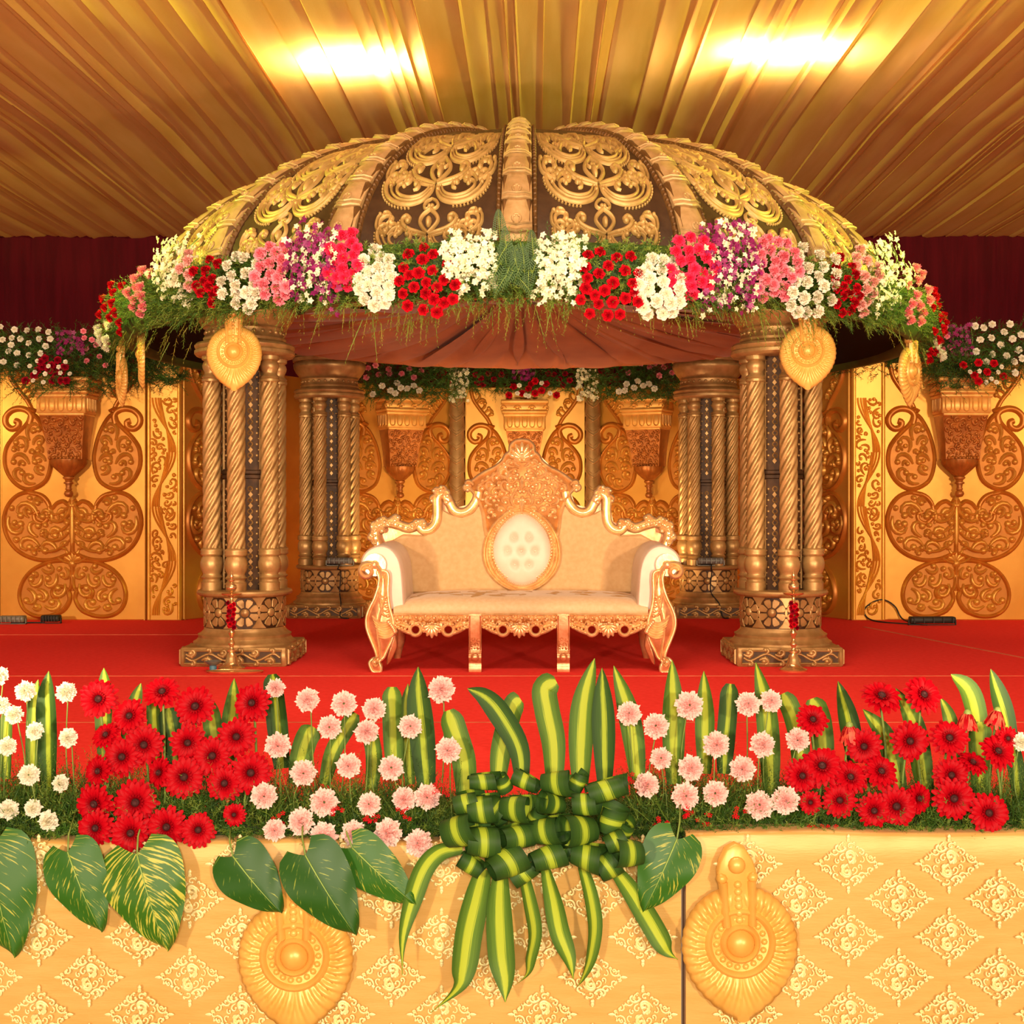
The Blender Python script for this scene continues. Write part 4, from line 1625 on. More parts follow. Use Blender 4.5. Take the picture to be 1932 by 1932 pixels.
# top rail: three parallel mouldings following the wave
rail = [(716, 1030), (709, 1010), (713, 994), (732, 986), (752, 990), (772, 996), (788, 990), (800, 1000), (814, 998), (824, 984), (826, 960), (826, 940), (836, 932), (846, 944), (856, 962), (870, 968), (886, 962), (898, 946), (903, 928)]
for sg in (1, -1):
    mb = MB()
    g = (lambda u, v, n, sg=sg: (u * sg, BY - n, v))
    P = [tuple(q) for q in cat([bp(*p) for p in rail], 4)]
    ribbon(mb, P, .036, .05, g, base=-.02)
    def off(d):
        A = np.array(P)
        T = np.gradient(A, axis=0)
        T /= np.linalg.norm(T, axis=1)[:, None]
        return [tuple(q) for q in A + np.stack([-T[:, 1], T[:, 0]], 1) * d]
    ribbon(mb, off(.024), .010, .022, g, base=.012)
    ribbon(mb, off(-.020), .010, .022, g, base=.012)
    # acanthus tips on the crests of the wave
    for (x, y, a, L) in ((830, 934, 60, .11), (834, 934, 10, .12), (826, 938, 130, .10), (790, 992, 90, .09), (792, 992, 50, .07), (786, 992, 130, .07), (745, 986, 120, .09), (730, 986, 60, .09), (716, 992, 100, .10), (710, 1004, 150, .08), (708, 1016, 200, .07), (722, 988, 60, .08), (737, 986, 90, .08), (712, 1000, 60, .08)):
        u, v = bp(x, y)
        curl(mb, u, v, a, L, -30, -190, .016, .03, g, 0, 9, .01)
        curl(mb, u, v, a + 20, L * .8, 30, 170, .013, .028, g, 0, 9, .01)
    # beaded line on the outer curve
    for q in P[2:26:2]:
        bulb(mb, q[0], q[1], .013, .02, g, 0, 6, .026)
    link('top_rail', mb.mesh('top_rail', M['sofa_gold'], sharp=70), sofa)
# carved crest
cl = [(984, 831), (972, 833), (963, 841), (961, 853), (953, 860), (946, 872), (931, 883), (913, 892), (897, 903), (884, 916), (894, 930), (903, 945), (912, 968), (915, 990), (918, 1010), (984, 1010)]
poly = [bp(*p) for p in cl] + [bp(984 * 2 - x, y) for (x, y) in cl[::-1][1:-1]]
mb = MB()
slab(mb, poly, -.05, .010, fb(BY), 1, .006)
rng = random.Random(14)
half = [bp(*p) for p in ((982, 858), (960, 866), (938, 884), (915, 902), (898, 914), (905, 934), (915, 960), (920, 985), (945, 970), (982, 962))]
for sg in (1, -1):
    g = (lambda u, v, n, sg=sg: (u * sg, BY - n, v))
    rng = random.Random(14)
    fill_curls(mb, half, rng, 40, .10, .011, .020, g, 0, lambda x, y: 150, .010, .017)
    P = [tuple(q) for q in cat([bp(*p) for p in cl[:15]], 4)]
    ribbon(mb, P, .013, .030, g, base=.004)
    P = [tuple(q) for q in cat([bp(*p) for p in ((984, 872), (962, 872), (940, 890), (918, 906), (902, 916))], 4)]
    ribbon(mb, P, .010, .030, g, base=.010)
    for (x, y, a, L, t) in ((980, 872, 150, .16, -1), (976, 884, 190, .20, 1), (970, 896, 210, .22, -1), (975, 925, 220, .20, 1), (960, 930, 170, .16, -1), (935, 915, 200, .15, 1), (890, 918, 150, .10, 1), (888, 922, 210, .09, -1), (893, 916, 110, .10, 1)):
        u, v = bp(x, y)
        curl(mb, u, v, a, L, t * 40, t * 220, .014, .030, g, 0, 12, .012)
for k in range(7):                                             # shell on top
    u, v = bp(984, 866)
    a = 90 + (k - 3) * 24
    ribbon(mb, clo(u, v, a, .115 - .006 * abs(k - 3), 0, 0, 5), [.005, .012, .016, .019, .017, .006], .026, fb(BY), base=.012)
u, v = bp(984, 912)
ribbon(mb, [(u, v + .05), (u, v + .02), (u, v - .03), (u, v - .06)], [.004, .022, .018, .003], .04, fb(BY), base=.01)
u, v = bp(984, 952)
ribbon(mb, [(u, v + .06), (u, v + .02), (u, v - .03), (u, v - .07)], [.004, .024, .020, .003], .045, fb(BY), base=.012)
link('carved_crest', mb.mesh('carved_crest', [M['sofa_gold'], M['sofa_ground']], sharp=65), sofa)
# oval frame of leaves either side of the tufted panel
EG = []
for k in range(48):
    a = 2 * PI * k / 48
    y = math.sin(a)
    x = math.cos(a) * (1 - .10 * y) * (1 - .16 * abs(y) ** 3)
    EG.append((x * .207, .760 + y * .252))
mb = MB()
for q, (d, w, h) in enumerate(((1.05, .011, .03), (1.15, .012, .026), (1.26, .012, .022))):
    ribbon(mb, [(x * d, .760 + (y - .760) * (1 + (d - 1) * .6)) for (x, y) in EG], w, h, fb(BY), True, base=.01)
slab(mb, [(x * 1.26, .760 + (y - .760) * 1.14) for (x, y) in EG], -.02, .012, fb(BY), 1)
for k in range(26):
    a = -R_(62) + R_(124) * k / 25
    for sg in (1, -1):
        x, y = math.cos(a) * .207 * 1.14, .760 + math.sin(a) * .255
        g = (lambda u, v, n, sg=sg: (u * sg, BY - n, v))
        curl(mb, x - .018, y - .012, 40 + k * 2, .06, 20, 90, .011, .026, g, 0, 6, .016)
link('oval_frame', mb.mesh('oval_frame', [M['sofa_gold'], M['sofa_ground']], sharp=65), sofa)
# tufted oval
mb = MB()
btn = [(-.055, .085), (.05, .085), (-.10, -.01), (-.005, -.01), (.09, -.01), (-.05, -.105), (.05, -.105)]
def tuft(u, v):
    h = .050
    for (bx, by) in btn:
        d2 = (u - bx) ** 2 + (v - by) ** 2
        h -= .034 * math.exp(-d2 / .0004)
    return h
vs, fs = [], []
K = 16
for k in range(K + 1):
    t = k / K
    for (x, y) in EG:
        u, v = x * t, (y - .760) * t
        vs.append((u, BY - .012 - tuft(u, v) * (1 - t ** 5) ** .5, .760 + v))
n = len(EG)
for k in range(K):
    for i in range(n):
        j = (i + 1) % n
        fs.append((k * n + i, k * n + j, k * n + n + j, k * n + n + i))
mb.add(vs, fs)
ov = link('tufted_oval', mb.mesh('tufted_oval', M['sofa_white'], sharp=0), sofa)
mb = MB()
lathe(mb, [(.001, 0), (.006, .001), (.009, .004), (.006, .008), (.001, .010)], 10)
bm_ = mb.mesh('button', M['sofa_white'], sharp=0)
for (bx, by) in btn:
    link('button', bm_, ov, (bx, BY - .034, .760 + by), (R_(90), 0, 0))
mb = MB()
for (x, y) in cat([(p[0] * .96, .760 + (p[1] - .760) * .96) for p in EG], 2, True):
    bulb(mb, x, y, .0045, .006, fb(BY), 0, 5, .024)
link('nail_heads', mb.mesh('nail_heads', M['sofa_gold'], sharp=0), ov)
# arms
arm = [(-.745, .40), (-.757, .58), (-.768, .67), (-.79, .735), (-.83, .785), (-.885, .808), (-.945, .80), (-.998, .765), (-1.026, .71), (-1.018, .655), (-.98, .615), (-.935, .605), (-.90, .612), (-.885, .58), (-.88, .40)]
arm = [tuple(q) for q in cat(arm, 3)]
for sg in (-1, 1):
    mb = MB()
    n = len(arm)
    C = np.array([(-.90, .68)])
    vs, fs = [], []
    for (y, sc_) in ((-.38, .93), (-.395, .96), (-.385, 1.0), (-.2, 1.0), (.0, 1.0), (.24, 1.0)):
        for (x, z) in arm:
            xx, zz = -.90 + (x + .90) * sc_, (.68 + (z - .68) * sc_) if z > .45 else z
            vs.append((-sg * xx, y, zz + (.02 * (y + .38) if z > .55 else 0)))
    for k in range(5):
        for i in range(n):
            j = (i + 1) % n
            fs.append((k * n + i, k * n + j, k * n + n + j, k * n + n + i))
    fs.append(tuple(range(n)))
    fs.append(tuple(range(5 * n, 6 * n)))
    mb.add(vs, fs)
    link('arm_upholstery', mb.mesh('arm_upholstery', M['sofa_white'], sharp=50), sofa)
    # carved front post and cabriole leg in one S
    mb = MB()
    S1 = [(-.915, .645), (-.905, .60), (-.912, .54), (-.935, .47), (-.965, .41), (-.985, .35), (-.985, .285), (-.962, .215), (-.935, .15), (-.92, .095), (-.945, .085), (-.966, .06), (-.96, .028), (-.94, 0), (-.90, 0), (-.893, .03), (-.905, .065), (-.875, .095), (-.855, .14), (-.825, .20), (-.812, .26), (-.815, .33), (-.832, .39), (-.845, .46), (-.848, .53), (-.845, .59), (-.855, .64)]
    S1 = [tuple(q) for q in cat(S1, 3, True)]
    g = (lambda u, v, n, sg=sg: (-sg * u, FY - n, v))
    slab(mb, S1, -.085, .020, g, 1, .010)
    ribbon(mb, S1, .010, .014, g, True, base=.018)
    sp_ = clo(-.885, .60, 100, .42, 95, 420, 34)
    ribbon(mb, sp_, [.018] * 20 + [.016] * 15, .045, g, base=.0)
    bulb(mb, -.935, .685, .030, .050, g, 0, 12)
    slab(mb, ellipse(-.935, .685, .072, .072, 20), -.01, .010, g, 0)
    for k in range(7):                                          # knee leaves
        curl(mb, -.95 + .006 * k, .36 - .022 * k, -60 + 6 * k, .13, 40, 60, .013, .026, g, 0, 8, .018)
    for k in range(5):
        curl(mb, -.90 + .004 * k, .55 - .03 * k, -110, .10, 30, 100, .010, .02, g, 0, 8, .018)
    ribbon(mb, [tuple(q) for q in cat([(-.87, .62), (-.865, .5), (-.90, .36), (-.915, .26), (-.90, .15), (-.895, .08)], 4)], .010, .024, g, base=.018)
    curl(mb, -.91, .10, 200, .14, 60, 330, .013, .04, g, 0, 12, .015)
    link('arm_front_post', mb.mesh('arm_front_post', [M['sofa_gold'], M['sofa_copper']], sharp=65), sofa)
    # rear leg
    mb = MB()
    tube(mb, [(-sg * -.80, .26, .38), (-sg * -.83, .28, .25), (-sg * -.84, .30, .12), (-sg * -.87, .33, 0)], [.035, .034, .028, .024], 10)
    link('rear_leg', mb.mesh('rear_leg', M['sofa_copper'], sharp=50), sofa)
    # inner return of the front leg
    mb = MB()
    slab(mb, [tuple(q) for q in cat([(-.815, .30), (-.80, .22), (-.795, .16), (-.81, .12), (-.84, .06), (-.86, .05), (-.85, .14), (-.84, .26)], 3, True)], -.07, .0, g, 0, .006)
    link('leg_bracket', mb.mesh('leg_bracket', M['sofa_copper'], sharp=50), sofa)
# apron: three pierced sections between the legs
def apron(x0, x1):
    mb = MB()
    g = (lambda u, v, n: (u, FY - n, v))
    rng = random.Random(9)
    slab(mb, [(x0, .312), (x1, .312), (x1, .372), (x0, .372)], -.04, .010, g, 1, .004)
    ribbon(mb, [(x0, .366), (x1, .366)], .008, .016, g, base=.008)
    fill_curls(mb, [(x0 + .005, .300), (x1 - .005, .300), (x1 - .005, .358), (x0 + .005, .358)], rng, 30, .05, .007, .014, g, 0, None, .010, .012)
    c = (x0 + x1) / 2
    hh = .215 * (x1 - x0) / .50
    for s in (-1, 1):
        hx = c + s * .105
        ribbon(mb, [(hx + .036 * math.cos(t * PI / 10), .268 + .036 * math.sin(t * PI / 10)) for t in range(20)], .013, .024, g, True, base=-.006)
        # tie pieces up to the rail and outwards
        ribbon(mb, [(hx - .03, .315), (hx + .03, .315)], .012, .02, g, base=-.005)
        curl(mb, hx + s * .035, .262, 80 if s > 0 else 100, .10, -s * 60, -s * 40, .013, .022, g, 0, 8, -.004)
        ribbon(mb, [tuple(q) for q in cat([(hx + s * .03, .245), (hx + s * .075, .262), (c + s * (x1 - x0) / 2 * .985, .300)], 5)], [.012] * 11, .02, g, base=-.004)
        ribbon(mb, [tuple(q) for q in cat([(hx + s * .05, .285), (hx + s * .075, .295), (c + s * (x1 - x0) / 2 * .985, .318)], 5)], [.012] * 11, .02, g, base=-.004)
        for k in range(4):
            curl(mb, hx + s * (.045 + .02 * k), .268 + .008 * k, -60 if s > 0 else -120, .045, s * 60, s * 160, .008, .02, g)
    for k in range(7):                                          # shell in the middle
        a = -90 + (k - 3) * 24
        ribbon(mb, clo(c, .300, a, .085 - .006 * abs(k - 3), 0, 0, 5), [.006, .012, .015, .016, .014, .005], .024, g, base=-.004)
    slab(mb, [(c - .07, .318), (c - .06, .27), (c - .03, .24), (c + .03, .24), (c + .06, .27), (c + .07, .318)], -.03, .0, g, 0)
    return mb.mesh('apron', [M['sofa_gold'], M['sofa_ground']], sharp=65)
for (x0, x1) in ((-.815, -.325), (-.26, .24), (.305, .815)):
    link('pierced_apron', apron(x0, x1), sofa)
for xc in (-.292, .272):
    mb = MB()
    vs, fs = [], []
    pr = [(-.02, .372), (.022, .372), (.026, .30), (.020, .20), (.012, .14), (.018, .125), (.034, .115), (.040, .095), (.034, .075), (.018, .066), (.014, .055), (.024, .035), (.022, 0), (-.03, 0)]
    for s in (-.040, .040):
        for (d, z) in pr:
            vs.append((xc + s, FY - d, z))
    n = len(pr)
    for i in range(n):
        j = (i + 1) % n
        fs.append((i, j, n + j, n + i))
    fs += [tuple(range(n)), tuple(range(n, 2 * n))]
    mb.add(vs, fs)
    g = (lambda u, v, n: (u, FY - n, v))
    for s in (-1, 1):
        ribbon(mb, [(xc + s * .034, .36), (xc + s * .034, .14)], .005, .008, g, base=.022)
    rng = random.Random(3)
    fill_curls(mb, [(xc - .028, .145), (xc + .028, .145), (xc + .028, .22), (xc - .028, .22)], rng, 8, .04, .005, .010, g, 0, None, .014, .010)
    bulb(mb, xc, .096, .028, .016, g, 0, 12, .036)
    link('front_leg', mb.mesh('front_leg', M['sofa_copper'], sharp=50), sofa)
mb = MB()
box(mb, -.82, .82, -.38, .30, .335, .368)
link('seat_frame', mb.mesh('seat_frame', M['sofa_copper'], sharp=30), sofa)

# ================================================================== brass oil lamps
def oil_lamp(label, px, py, top):
    Y = CZ * F / (py - 5 - HY)
    h = (py - top) * Y / F
    p = W(px, py, Y)
    t = thing('brass_oil_lamp', label, 'oil lamp', (p.x, Y, 0), group='standing brass oil lamps')
    k = h / .64
    mb = MB()
    lathe(mb, [(.085, 0), (.088, .012), (.070, .020), (.050, .028), (.040, .05), (.036, .075), (.028, .10), (.018, .115)], 28)
    link('base', mb.mesh('lamp_base', M['brass'], sharp=50), t, scale=(k, k, k))
    mb = MB()
    lathe(mb, [(.014, .11), (.028, .118), (.028, .126), (.014, .135), (.012, .15), (.022, .165), (.022, .175), (.012, .19), (.010, .21), (.016, .222), (.024, .24), (.016, .255), (.010, .265), (.010, .42), (.018, .43), (.012, .44), (.010, .47)], 20)
    link('stem', mb.mesh('lamp_stem', M['brass'], sharp=50), t, scale=(k, k, k))
    mb = MB()
    lathe(mb, [(.012, .465), (.030, .470), (.062, .486), (.066, .494), (.058, .492), (.028, .482), (.010, .482)], 28)
    link('oil_dish', mb.mesh('lamp_dish', M['brass'], sharp=50), t, scale=(k, k, k))
    mb = MB()
    lathe(mb, [(.009, .48), (.010, .50), (.026, .512), (.034, .530), (.030, .548), (.014, .560), (.010, .568), (.018, .575), (.018, .582), (.008, .59), (.012, .605), (.007, .62), (.002, .64)], 20)
    link('finial', mb.mesh('lamp_finial', M['brass'], sharp=50), t, scale=(k, k, k))
    return t, p.x, Y, k

LAMPS = [oil_lamp('brass oil lamp in front of the left pillar, beside a blue cup', 437, 1268, 1082),
         oil_lamp('brass oil lamp in front of the right pillar', 1497, 1271, 1080)]
# shallow tray under the left lamp and a small cup beside it
t0, lx, ly, lk = LAMPS[0]
mb = MB()
lathe(mb, [(.16, .0), (.175, .002), (.185, .012), (.180, .014), (.168, .006)], 32)
tag(link('brass_tray', mb.mesh('brass_tray', M['brass'], sharp=50), None, (lx + .06, ly - .17, .001), scale=(1, .35, 1)), 'shallow brass tray on the carpet before the left oil lamp', 'tray')
p = W(402, 1268, ly - .10)
c = thing('small_cup', 'small blue footed cup with dark rim near the left oil lamp', 'cup', (p.x, ly - .10, 0))
mb = MB()
lathe(mb, [(.022, 0), (.024, .03), (.02, .04)], 16)
link('foot', mb.mesh('cup_foot', M['blue'], sharp=50), c)
mb = MB()
lathe(mb, [(.02, .038), (.04, .05), (.056, .066), (.052, .068), (.03, .054)], 20)
link('bowl', mb.mesh('cup_bowl', M['grey_metal'], sharp=50), c)

# ================================================================== flood lamps and cables
def flood(label, loc, rz, w=.22, dark=False, tilt=0):
    t = thing('flood_lamp', label, 'lamp', loc, (0, 0, rz))
    hm = M['rubber'] if dark else M['grey_metal']
    mb = MB()
    box(mb, -w / 2, w / 2, -.045, .045, .018, .075, b=.008)
    for k in range(5):
        x = -w / 2 + .03 + k * (w - .06) / 4
        box(mb, x - .004, x + .004, -.058, -.045, .022, .070)
    link('housing', mb.mesh('flood_housing', hm, sharp=40), t)
    mb = MB()
    box(mb, -w / 2 + .012, w / 2 - .012, .045, .050, .026, .068)
    link('glass', mb.mesh('flood_glass', M['glass_lamp'], sharp=40), t)
    mb = MB()
    for s in (-1, 1):
        box(mb, s * (w / 2 + .008) - .004, s * (w / 2 + .008) + .004, -.012, .012, 0, .05)
    box(mb, -w / 2 - .012, w / 2 + .012, -.012, .012, 0, .006)
    link('bracket', mb.mesh('flood_bracket', hm, sharp=40), t)
    return t
# those on the rear pillar drums stand on the rim in front of the core
p = W(641, 1058, 12.27)
flood('grey flood lamp on the rim of the left rear pillar', (p.x, 12.285, .492), 0, .24)
p = W(1341, 1060, 12.27)
flood('grey flood lamp on the rim of the right rear pillar', (p.x, 12.285, .492), 0, .24)
p = W(1775, 1180, 11.3)
flood('black flood lamp on the carpet by the right wall panel', (p.x, 11.55, 0), 0, .40, True)
p = W(95, 1170, 11.7)
flood('black flood lamp on the carpet by the left wall panel', (p.x, 11.72, 0), 0, .16, True)
p = W(20, 1168, 11.6)
flood('grey flood lamp on the carpet at the left edge', (p.x, 11.65, 0), 0, .22)
def cable(label, pts, r=.006):
    mb = MB()
    tube(mb, [tuple(q) for q in cat(pts, 6)], r, 6)
    return tag(link('cable', mb.mesh('cable', M['rubber'], sharp=0)), label, 'cable', 'black cables')
yb = 11.80
cable('black cable arching up the foot of the right pilaster', [(3.45, 11.5, .006), (3.15, 11.75, .006), (3.05, 11.97, .02), (3.02, 12.0, .10), (3.10, 12.0, .17), (3.20, 12.0, .19), (3.30, 12.0, .13), (3.36, 11.98, .02), (3.40, 11.7, .006)], .007)
cable('black cable lying along the foot of the left wall', [(-4.70, 11.66, .006), (-4.62, 11.7, .006), (-4.55, 11.72, .006), (-4.42, 11.72, .006)], .008)
xx = W(641, 1058, 12.27).x
cable('black cable down the drum of the left rear pillar', [(xx, 12.235, .50), (xx, 12.215, .49), (xx - .01, 12.222, .46), (xx + .01, 12.270, .43), (xx, 12.268, .25), (xx + .02, 12.21, .14), (xx + .02, 12.18, .02), (xx + .1, 12.15, .006)], .006)
xx = W(1341, 1060, 12.27).x
cable('black cable down the drum of the right rear pillar', [(xx, 12.235, .50), (xx, 12.215, .49), (xx, 12.222, .46), (xx + .01, 12.270, .43), (xx, 12.268, .25), (xx + .07, 12.21, .14), (xx + .1, 12.18, .02), (xx + .15, 12.15, .006)], .006)

# ================================================================== flowers: building blocks
def rot_to(d, spin=0.0):
    q = Vector(d).normalized().to_track_quat('Z', 'Y')
    return (q.to_matrix() @ Matrix.Rotation(spin, 3, 'Z')).to_euler()

def carnation_mesh(name, m, seed, layers, seg, R=.043, teeth=11):
    """ruffled layers of fringed petals, flower axis +Z"""
    rng = random.Random(seed)
    mb = MB()
    for k in range(layers):
        t = k / max(1, layers - 1)                       # 0 outermost
        r1 = R * (1.0 - .74 * t)
        zt = R * (.05 + .85 * t)
        ph, ph2 = rng.uniform(0, 6.3), rng.uniform(0, 6.3)
        n1 = rng.randint(5, 7)
        rows = 4
        vs, fs = [], []
        for j in range(rows):
            s = j / (rows - 1)
            for i in range(seg):
                a = 2 * PI * i / seg
                ruf = math.sin(n1 * a + ph) * .09 + math.sin((n1 * 2 + 3) * a + ph2) * .07
                r = R * .10 + (r1 - R * .10) * s * (1 + ruf * s)
                if j == rows - 1:
                    r *= 1 + (.05 if i % 2 else -.05)
                z0 = R * (-.25 + .85 * t)
                z = z0 + (zt - z0) * (s ** (.8 + .5 * (1 - t))) + s * R * (.17 * math.sin((n1 + 2) * a + ph2) + .13 * math.sin((2 * n1 + 1) * a + ph))
                vs.append((r * math.cos(a), r * math.sin(a), z))
        for j in range(rows - 1):
            for i in range(seg):
                q = (i + 1) % seg
                fs.append((j * seg + i, j * seg + q, j * seg + seg + q, j * seg + seg + i))
        mb.add(vs, fs)
    # green calyx behind
    lathe(mb, [(.004, -R * .75), (.010, -R * .60), (.011, -R * .30), (.006, -R * .1)], 8, m=1)
    return mb.mesh(name, [m, M['calyx']], sharp=0)

CARN = {}
for key in ('c_pink', 'c_white'):
    CARN[key] = [carnation_mesh('carnation_bloom', M[key], 10 + k, 8, 56) for k in range(4)]
SMALL = {}
for key in ('c_white', 'c_red', 'c_mid', 'c_blush', 'c_hot', 'c_dark', 'c_pink'):
    SMALL[key] = [carnation_mesh('carnation_bloom', M[key], 30 + k, 5, 30, .043) for k in range(3)]

def petal(mb, a, r0, r1, w, lift, droop, m=0, n=5):
    """one strap petal lying along angle a"""
    vs, fs = [], []
    ca, sa = math.cos(a), math.sin(a)
    prof = [.40, .75, .95, 1.0, .85, .42]
    for k in range(n + 1):
        t = k / n
        r = r0 + (r1 - r0) * t
        ww = w * prof[min(len(prof) - 1, int(round(t * 5)))]
        z = lift * math.sin(t * PI * .6) - droop * t * t
        for (u, dz) in ((-1, .12 * w), (0, -.18 * w), (1, .12 * w)):
            x, y = r, u * ww
            vs.append((x * ca - y * sa, x * sa + y * ca, z + dz))
    for k in range(n):
        for i in range(2):
            q = k * 3 + i
            fs.append((q, q + 1, q + 4, q + 3))
    mb.add(vs, fs, m)

def gerbera_meshes(seed):
    rng = random.Random(seed)
    R = .062
    mb = MB()
    n = 19
    for k in range(n):
        petal(mb, 2 * PI * k / n + rng.uniform(-.05, .05), .010, R * rng.uniform(.90, 1.08), .0098, .006, .010 + rng.uniform(-.006, .006))
    for k in range(n):
        petal(mb, 2 * PI * (k + .5) / n + rng.uniform(-.06, .06), .009, R * rng.uniform(.78, .93), .0090, .014, .004 + rng.uniform(-.005, .006))
    for k in range(16):
        petal(mb, 2 * PI * k / 16 + .2, .007, R * .36 * rng.uniform(.9, 1.1), .0034, .012, -.002)
    p = mb.mesh('petals', M['gerb'], sharp=0)
    mb = MB()
    lathe(mb, [(.001, .006), (.007, .010), (.011, .008), (.012, .002), (.010, -.004)], 14)
    for k in range(12):
        a = 2 * PI * k / 12
        bulb(mb, .010 * math.cos(a), .010 * math.sin(a), .002, .006, lambda u, v, n: (u, v, .006 + n), 0, 5)
    c = mb.mesh('flower_center', M['gerb_center'], sharp=60)
    mb = MB()
    lathe(mb, [(.004, -.022), (.010, -.015), (.013, -.005), (.010, .002)], 12)
    k_ = mb.mesh('calyx', M['calyx'], sharp=60)
    return p, c, k_
GERB = [gerbera_meshes(s) for s in (1, 2, 3)]

def wilted_mesh(seed):
    """gerbera with its petals folded down like a skirt"""
    rng = random.Random(seed)
    mb = MB()
    for k in range(22):
        a = 2 * PI * k / 22
        ca, sa = math.cos(a), math.sin(a)
        L = .055 * rng.uniform(.8, 1.1)
        vs, fs = [], []
        for q in range(5):
            t = q / 4
            r = .008 + .026 * t ** .7 * rng.uniform(.85, 1.1)
            z = .01 - L * t
            w = (.004, .006, .0065, .006, .003)[q]
            for u in (-1, 1):
                vs.append((r * ca - u * w * sa, r * sa + u * w * ca, z))
        for q in range(4):
            fs.append((q * 2, q * 2 + 1, q * 2 + 3, q * 2 + 2))
        mb.add(vs, fs, 1 if k % 3 else 0)
    lathe(mb, [(.002, .020), (.009, .016), (.012, .008), (.010, .0)], 10, m=2)
    return mb.mesh('drooping_petals', [M['gerb'], M['wilt'], M['calyx']], sharp=0)

def stem_mesh(a, b, r=.0028, bend=.02, rng=random):
    mb = MB()
    a, b = Vector(a), Vector(b)
    c = (a + b) / 2 + Vector((rng.uniform(-bend, bend), rng.uniform(-bend, bend) * .5, 0))
    tube(mb, [tuple(q) for q in cat([tuple(a), tuple(c), tuple(b)], 4)], r, 6)
    return mb.mesh('stem', M['stem'], sharp=0)

ORD = ['leftmost', 'second from left', 'third from left', 'fourth from left', 'fifth from left', 'sixth from left', 'seventh from left', 'eighth from left']
ROWN = ['top', 'second', 'third', 'fourth', 'fifth', 'sixth', 'seventh']
def rows_of(lst, gap):
    """give each flower its row (counted from the top) and its place in the row"""
    s = sorted(range(len(lst)), key=lambda i: lst[i][1])
    rows, cur = [], [s[0]]
    for i in s[1:]:
        if lst[i][1] - lst[cur[0]][1] > gap or len(cur) >= 8:
            rows.append(cur)
            cur = []
        cur.append(i)
    rows.append(cur)
    out = {}
    for r, row in enumerate(rows):
        row = sorted(row, key=lambda i: lst[i][0])
        for k, i in enumerate(row):
            nm = 'bottom' if r == len(rows) - 1 and len(rows) > 1 else ROWN[r]
            out[i] = (nm, ORD[k] if len(row) > 1 else 'the only one')
    return out

BEDY = 4.30
def bed_Y(py):
    return 4.10 + max(0, (1600 - py)) / 340 * .26

def stand_flower(kind, px, py, rpx, tilt, label, group, rng, key='c_pink', wilt=False):
    Y = bed_Y(py)
    P = W(px, py, Y)
    base = Vector((P.x + rng.uniform(-.03, .03), max(4.24, Y + .03), .015))
    if P.z < .06:
        base.z = P.z - .05
        base.y = Y + .07
    d = Vector((tilt[0], -1, tilt[1])).normalized()
    if kind == 'gerbera':
        t = thing('gerbera_flower', label, 'gerbera', tuple(base), group=group)
        if wilt:
            link('drooping_petals', wilted_mesh(int(px)), t, tuple(P - base + Vector((0, 0, .02))), (rng.uniform(-.2, .2), rng.uniform(-.25, .25), 0), (rpx / 25,) * 3)
            tip = P - base + Vector((0, .0, .02))
        else:
            p, c, k_ = GERB[rng.randint(0, 2)]
            s = rpx / 595 / .058
            sub = link('flower_head', k_, t, tuple(P - base), rot_to(d, rng.uniform(0, 6)), (s, s, s))
            link('petals', p, sub)
            link('flower_center', c, sub)
            tip = P - base - d * .018
        link('stem', stem_mesh((0, 0, 0), tip, .0042, .02, rng), t)
    else:
        t = thing('carnation_flower', label, 'carnation', tuple(base), group=group)
        s = rpx / 595 / .0455
        link('bloom', rng.choice(CARN[key]), t, tuple(P - base), rot_to(d, rng.uniform(0, 6)), (s, s, s * rng.uniform(.85, 1.05)))
        link('stem', stem_mesh((0, 0, 0), P - base - d * .028 * s, .0022, .025, rng), t)
    return t

# ------------------------------------------------------------------ foreground flower lists (centre and radius in the photograph)
gl = [(186, 1319, 36), (245, 1351, 33), (306, 1306, 34, .1, .9), (369, 1333, 38, .0, .35), (476, 1326, 35), (200, 1387, 27, -.3, .9), (272, 1405, 36, .1, .1), (354, 1401, 33), (446, 1390, 35), (231, 1428, 35), (401, 1426, 36), (186, 1455, 29, -.4, .2), (301, 1458, 28, -.6, .3), (347, 1466, 38), (473, 1458, 37), (424, 1478, 33), (179, 1516, 36), (256, 1514, 40), (442, 1537, 21), (181, 1562, 33, -.1, .1), (247, 1571, 36, .1, .0), (315, 1560, 36), (374, 1566, 31, .2, .3)]
gr = [(1533, 1358, 31), (1663, 1314, 38, .1, 1.3), (1742, 1311, 36), (1630, 1408, 33), (1716, 1398, 36), (1791, 1393, 35, -.1, .6), (1901, 1393, 22), (1882, 1418, 34, .3, .7), (1835, 1439, 28, .5, 1.5), (1551, 1446, 38, -.1, .7), (1513, 1464, 32), (1604, 1467, 33, .1, .7), (1662, 1456, 33, .2, .7), (1795, 1462, 32), (1529, 1514, 21), (1584, 1510, 31), (1649, 1529, 31), (1691, 1521, 37), (1733, 1506, 28, .5, .1), (1799, 1506, 38), (1865, 1534, 36)]
gw = [(1603, 1385), (1825, 1362), (1881, 1357)]
wl_ = [(0, 1276, 20), (48, 1304, 21), (125, 1306, 21), (2, 1331, 18), (27, 1349, 19), (66, 1380, 19), (129, 1392, 20), (14, 1408, 19), (55, 1462, 21), (115, 1478, 18), (16, 1527, 20), (63, 1525, 18), (93, 1548, 21)]
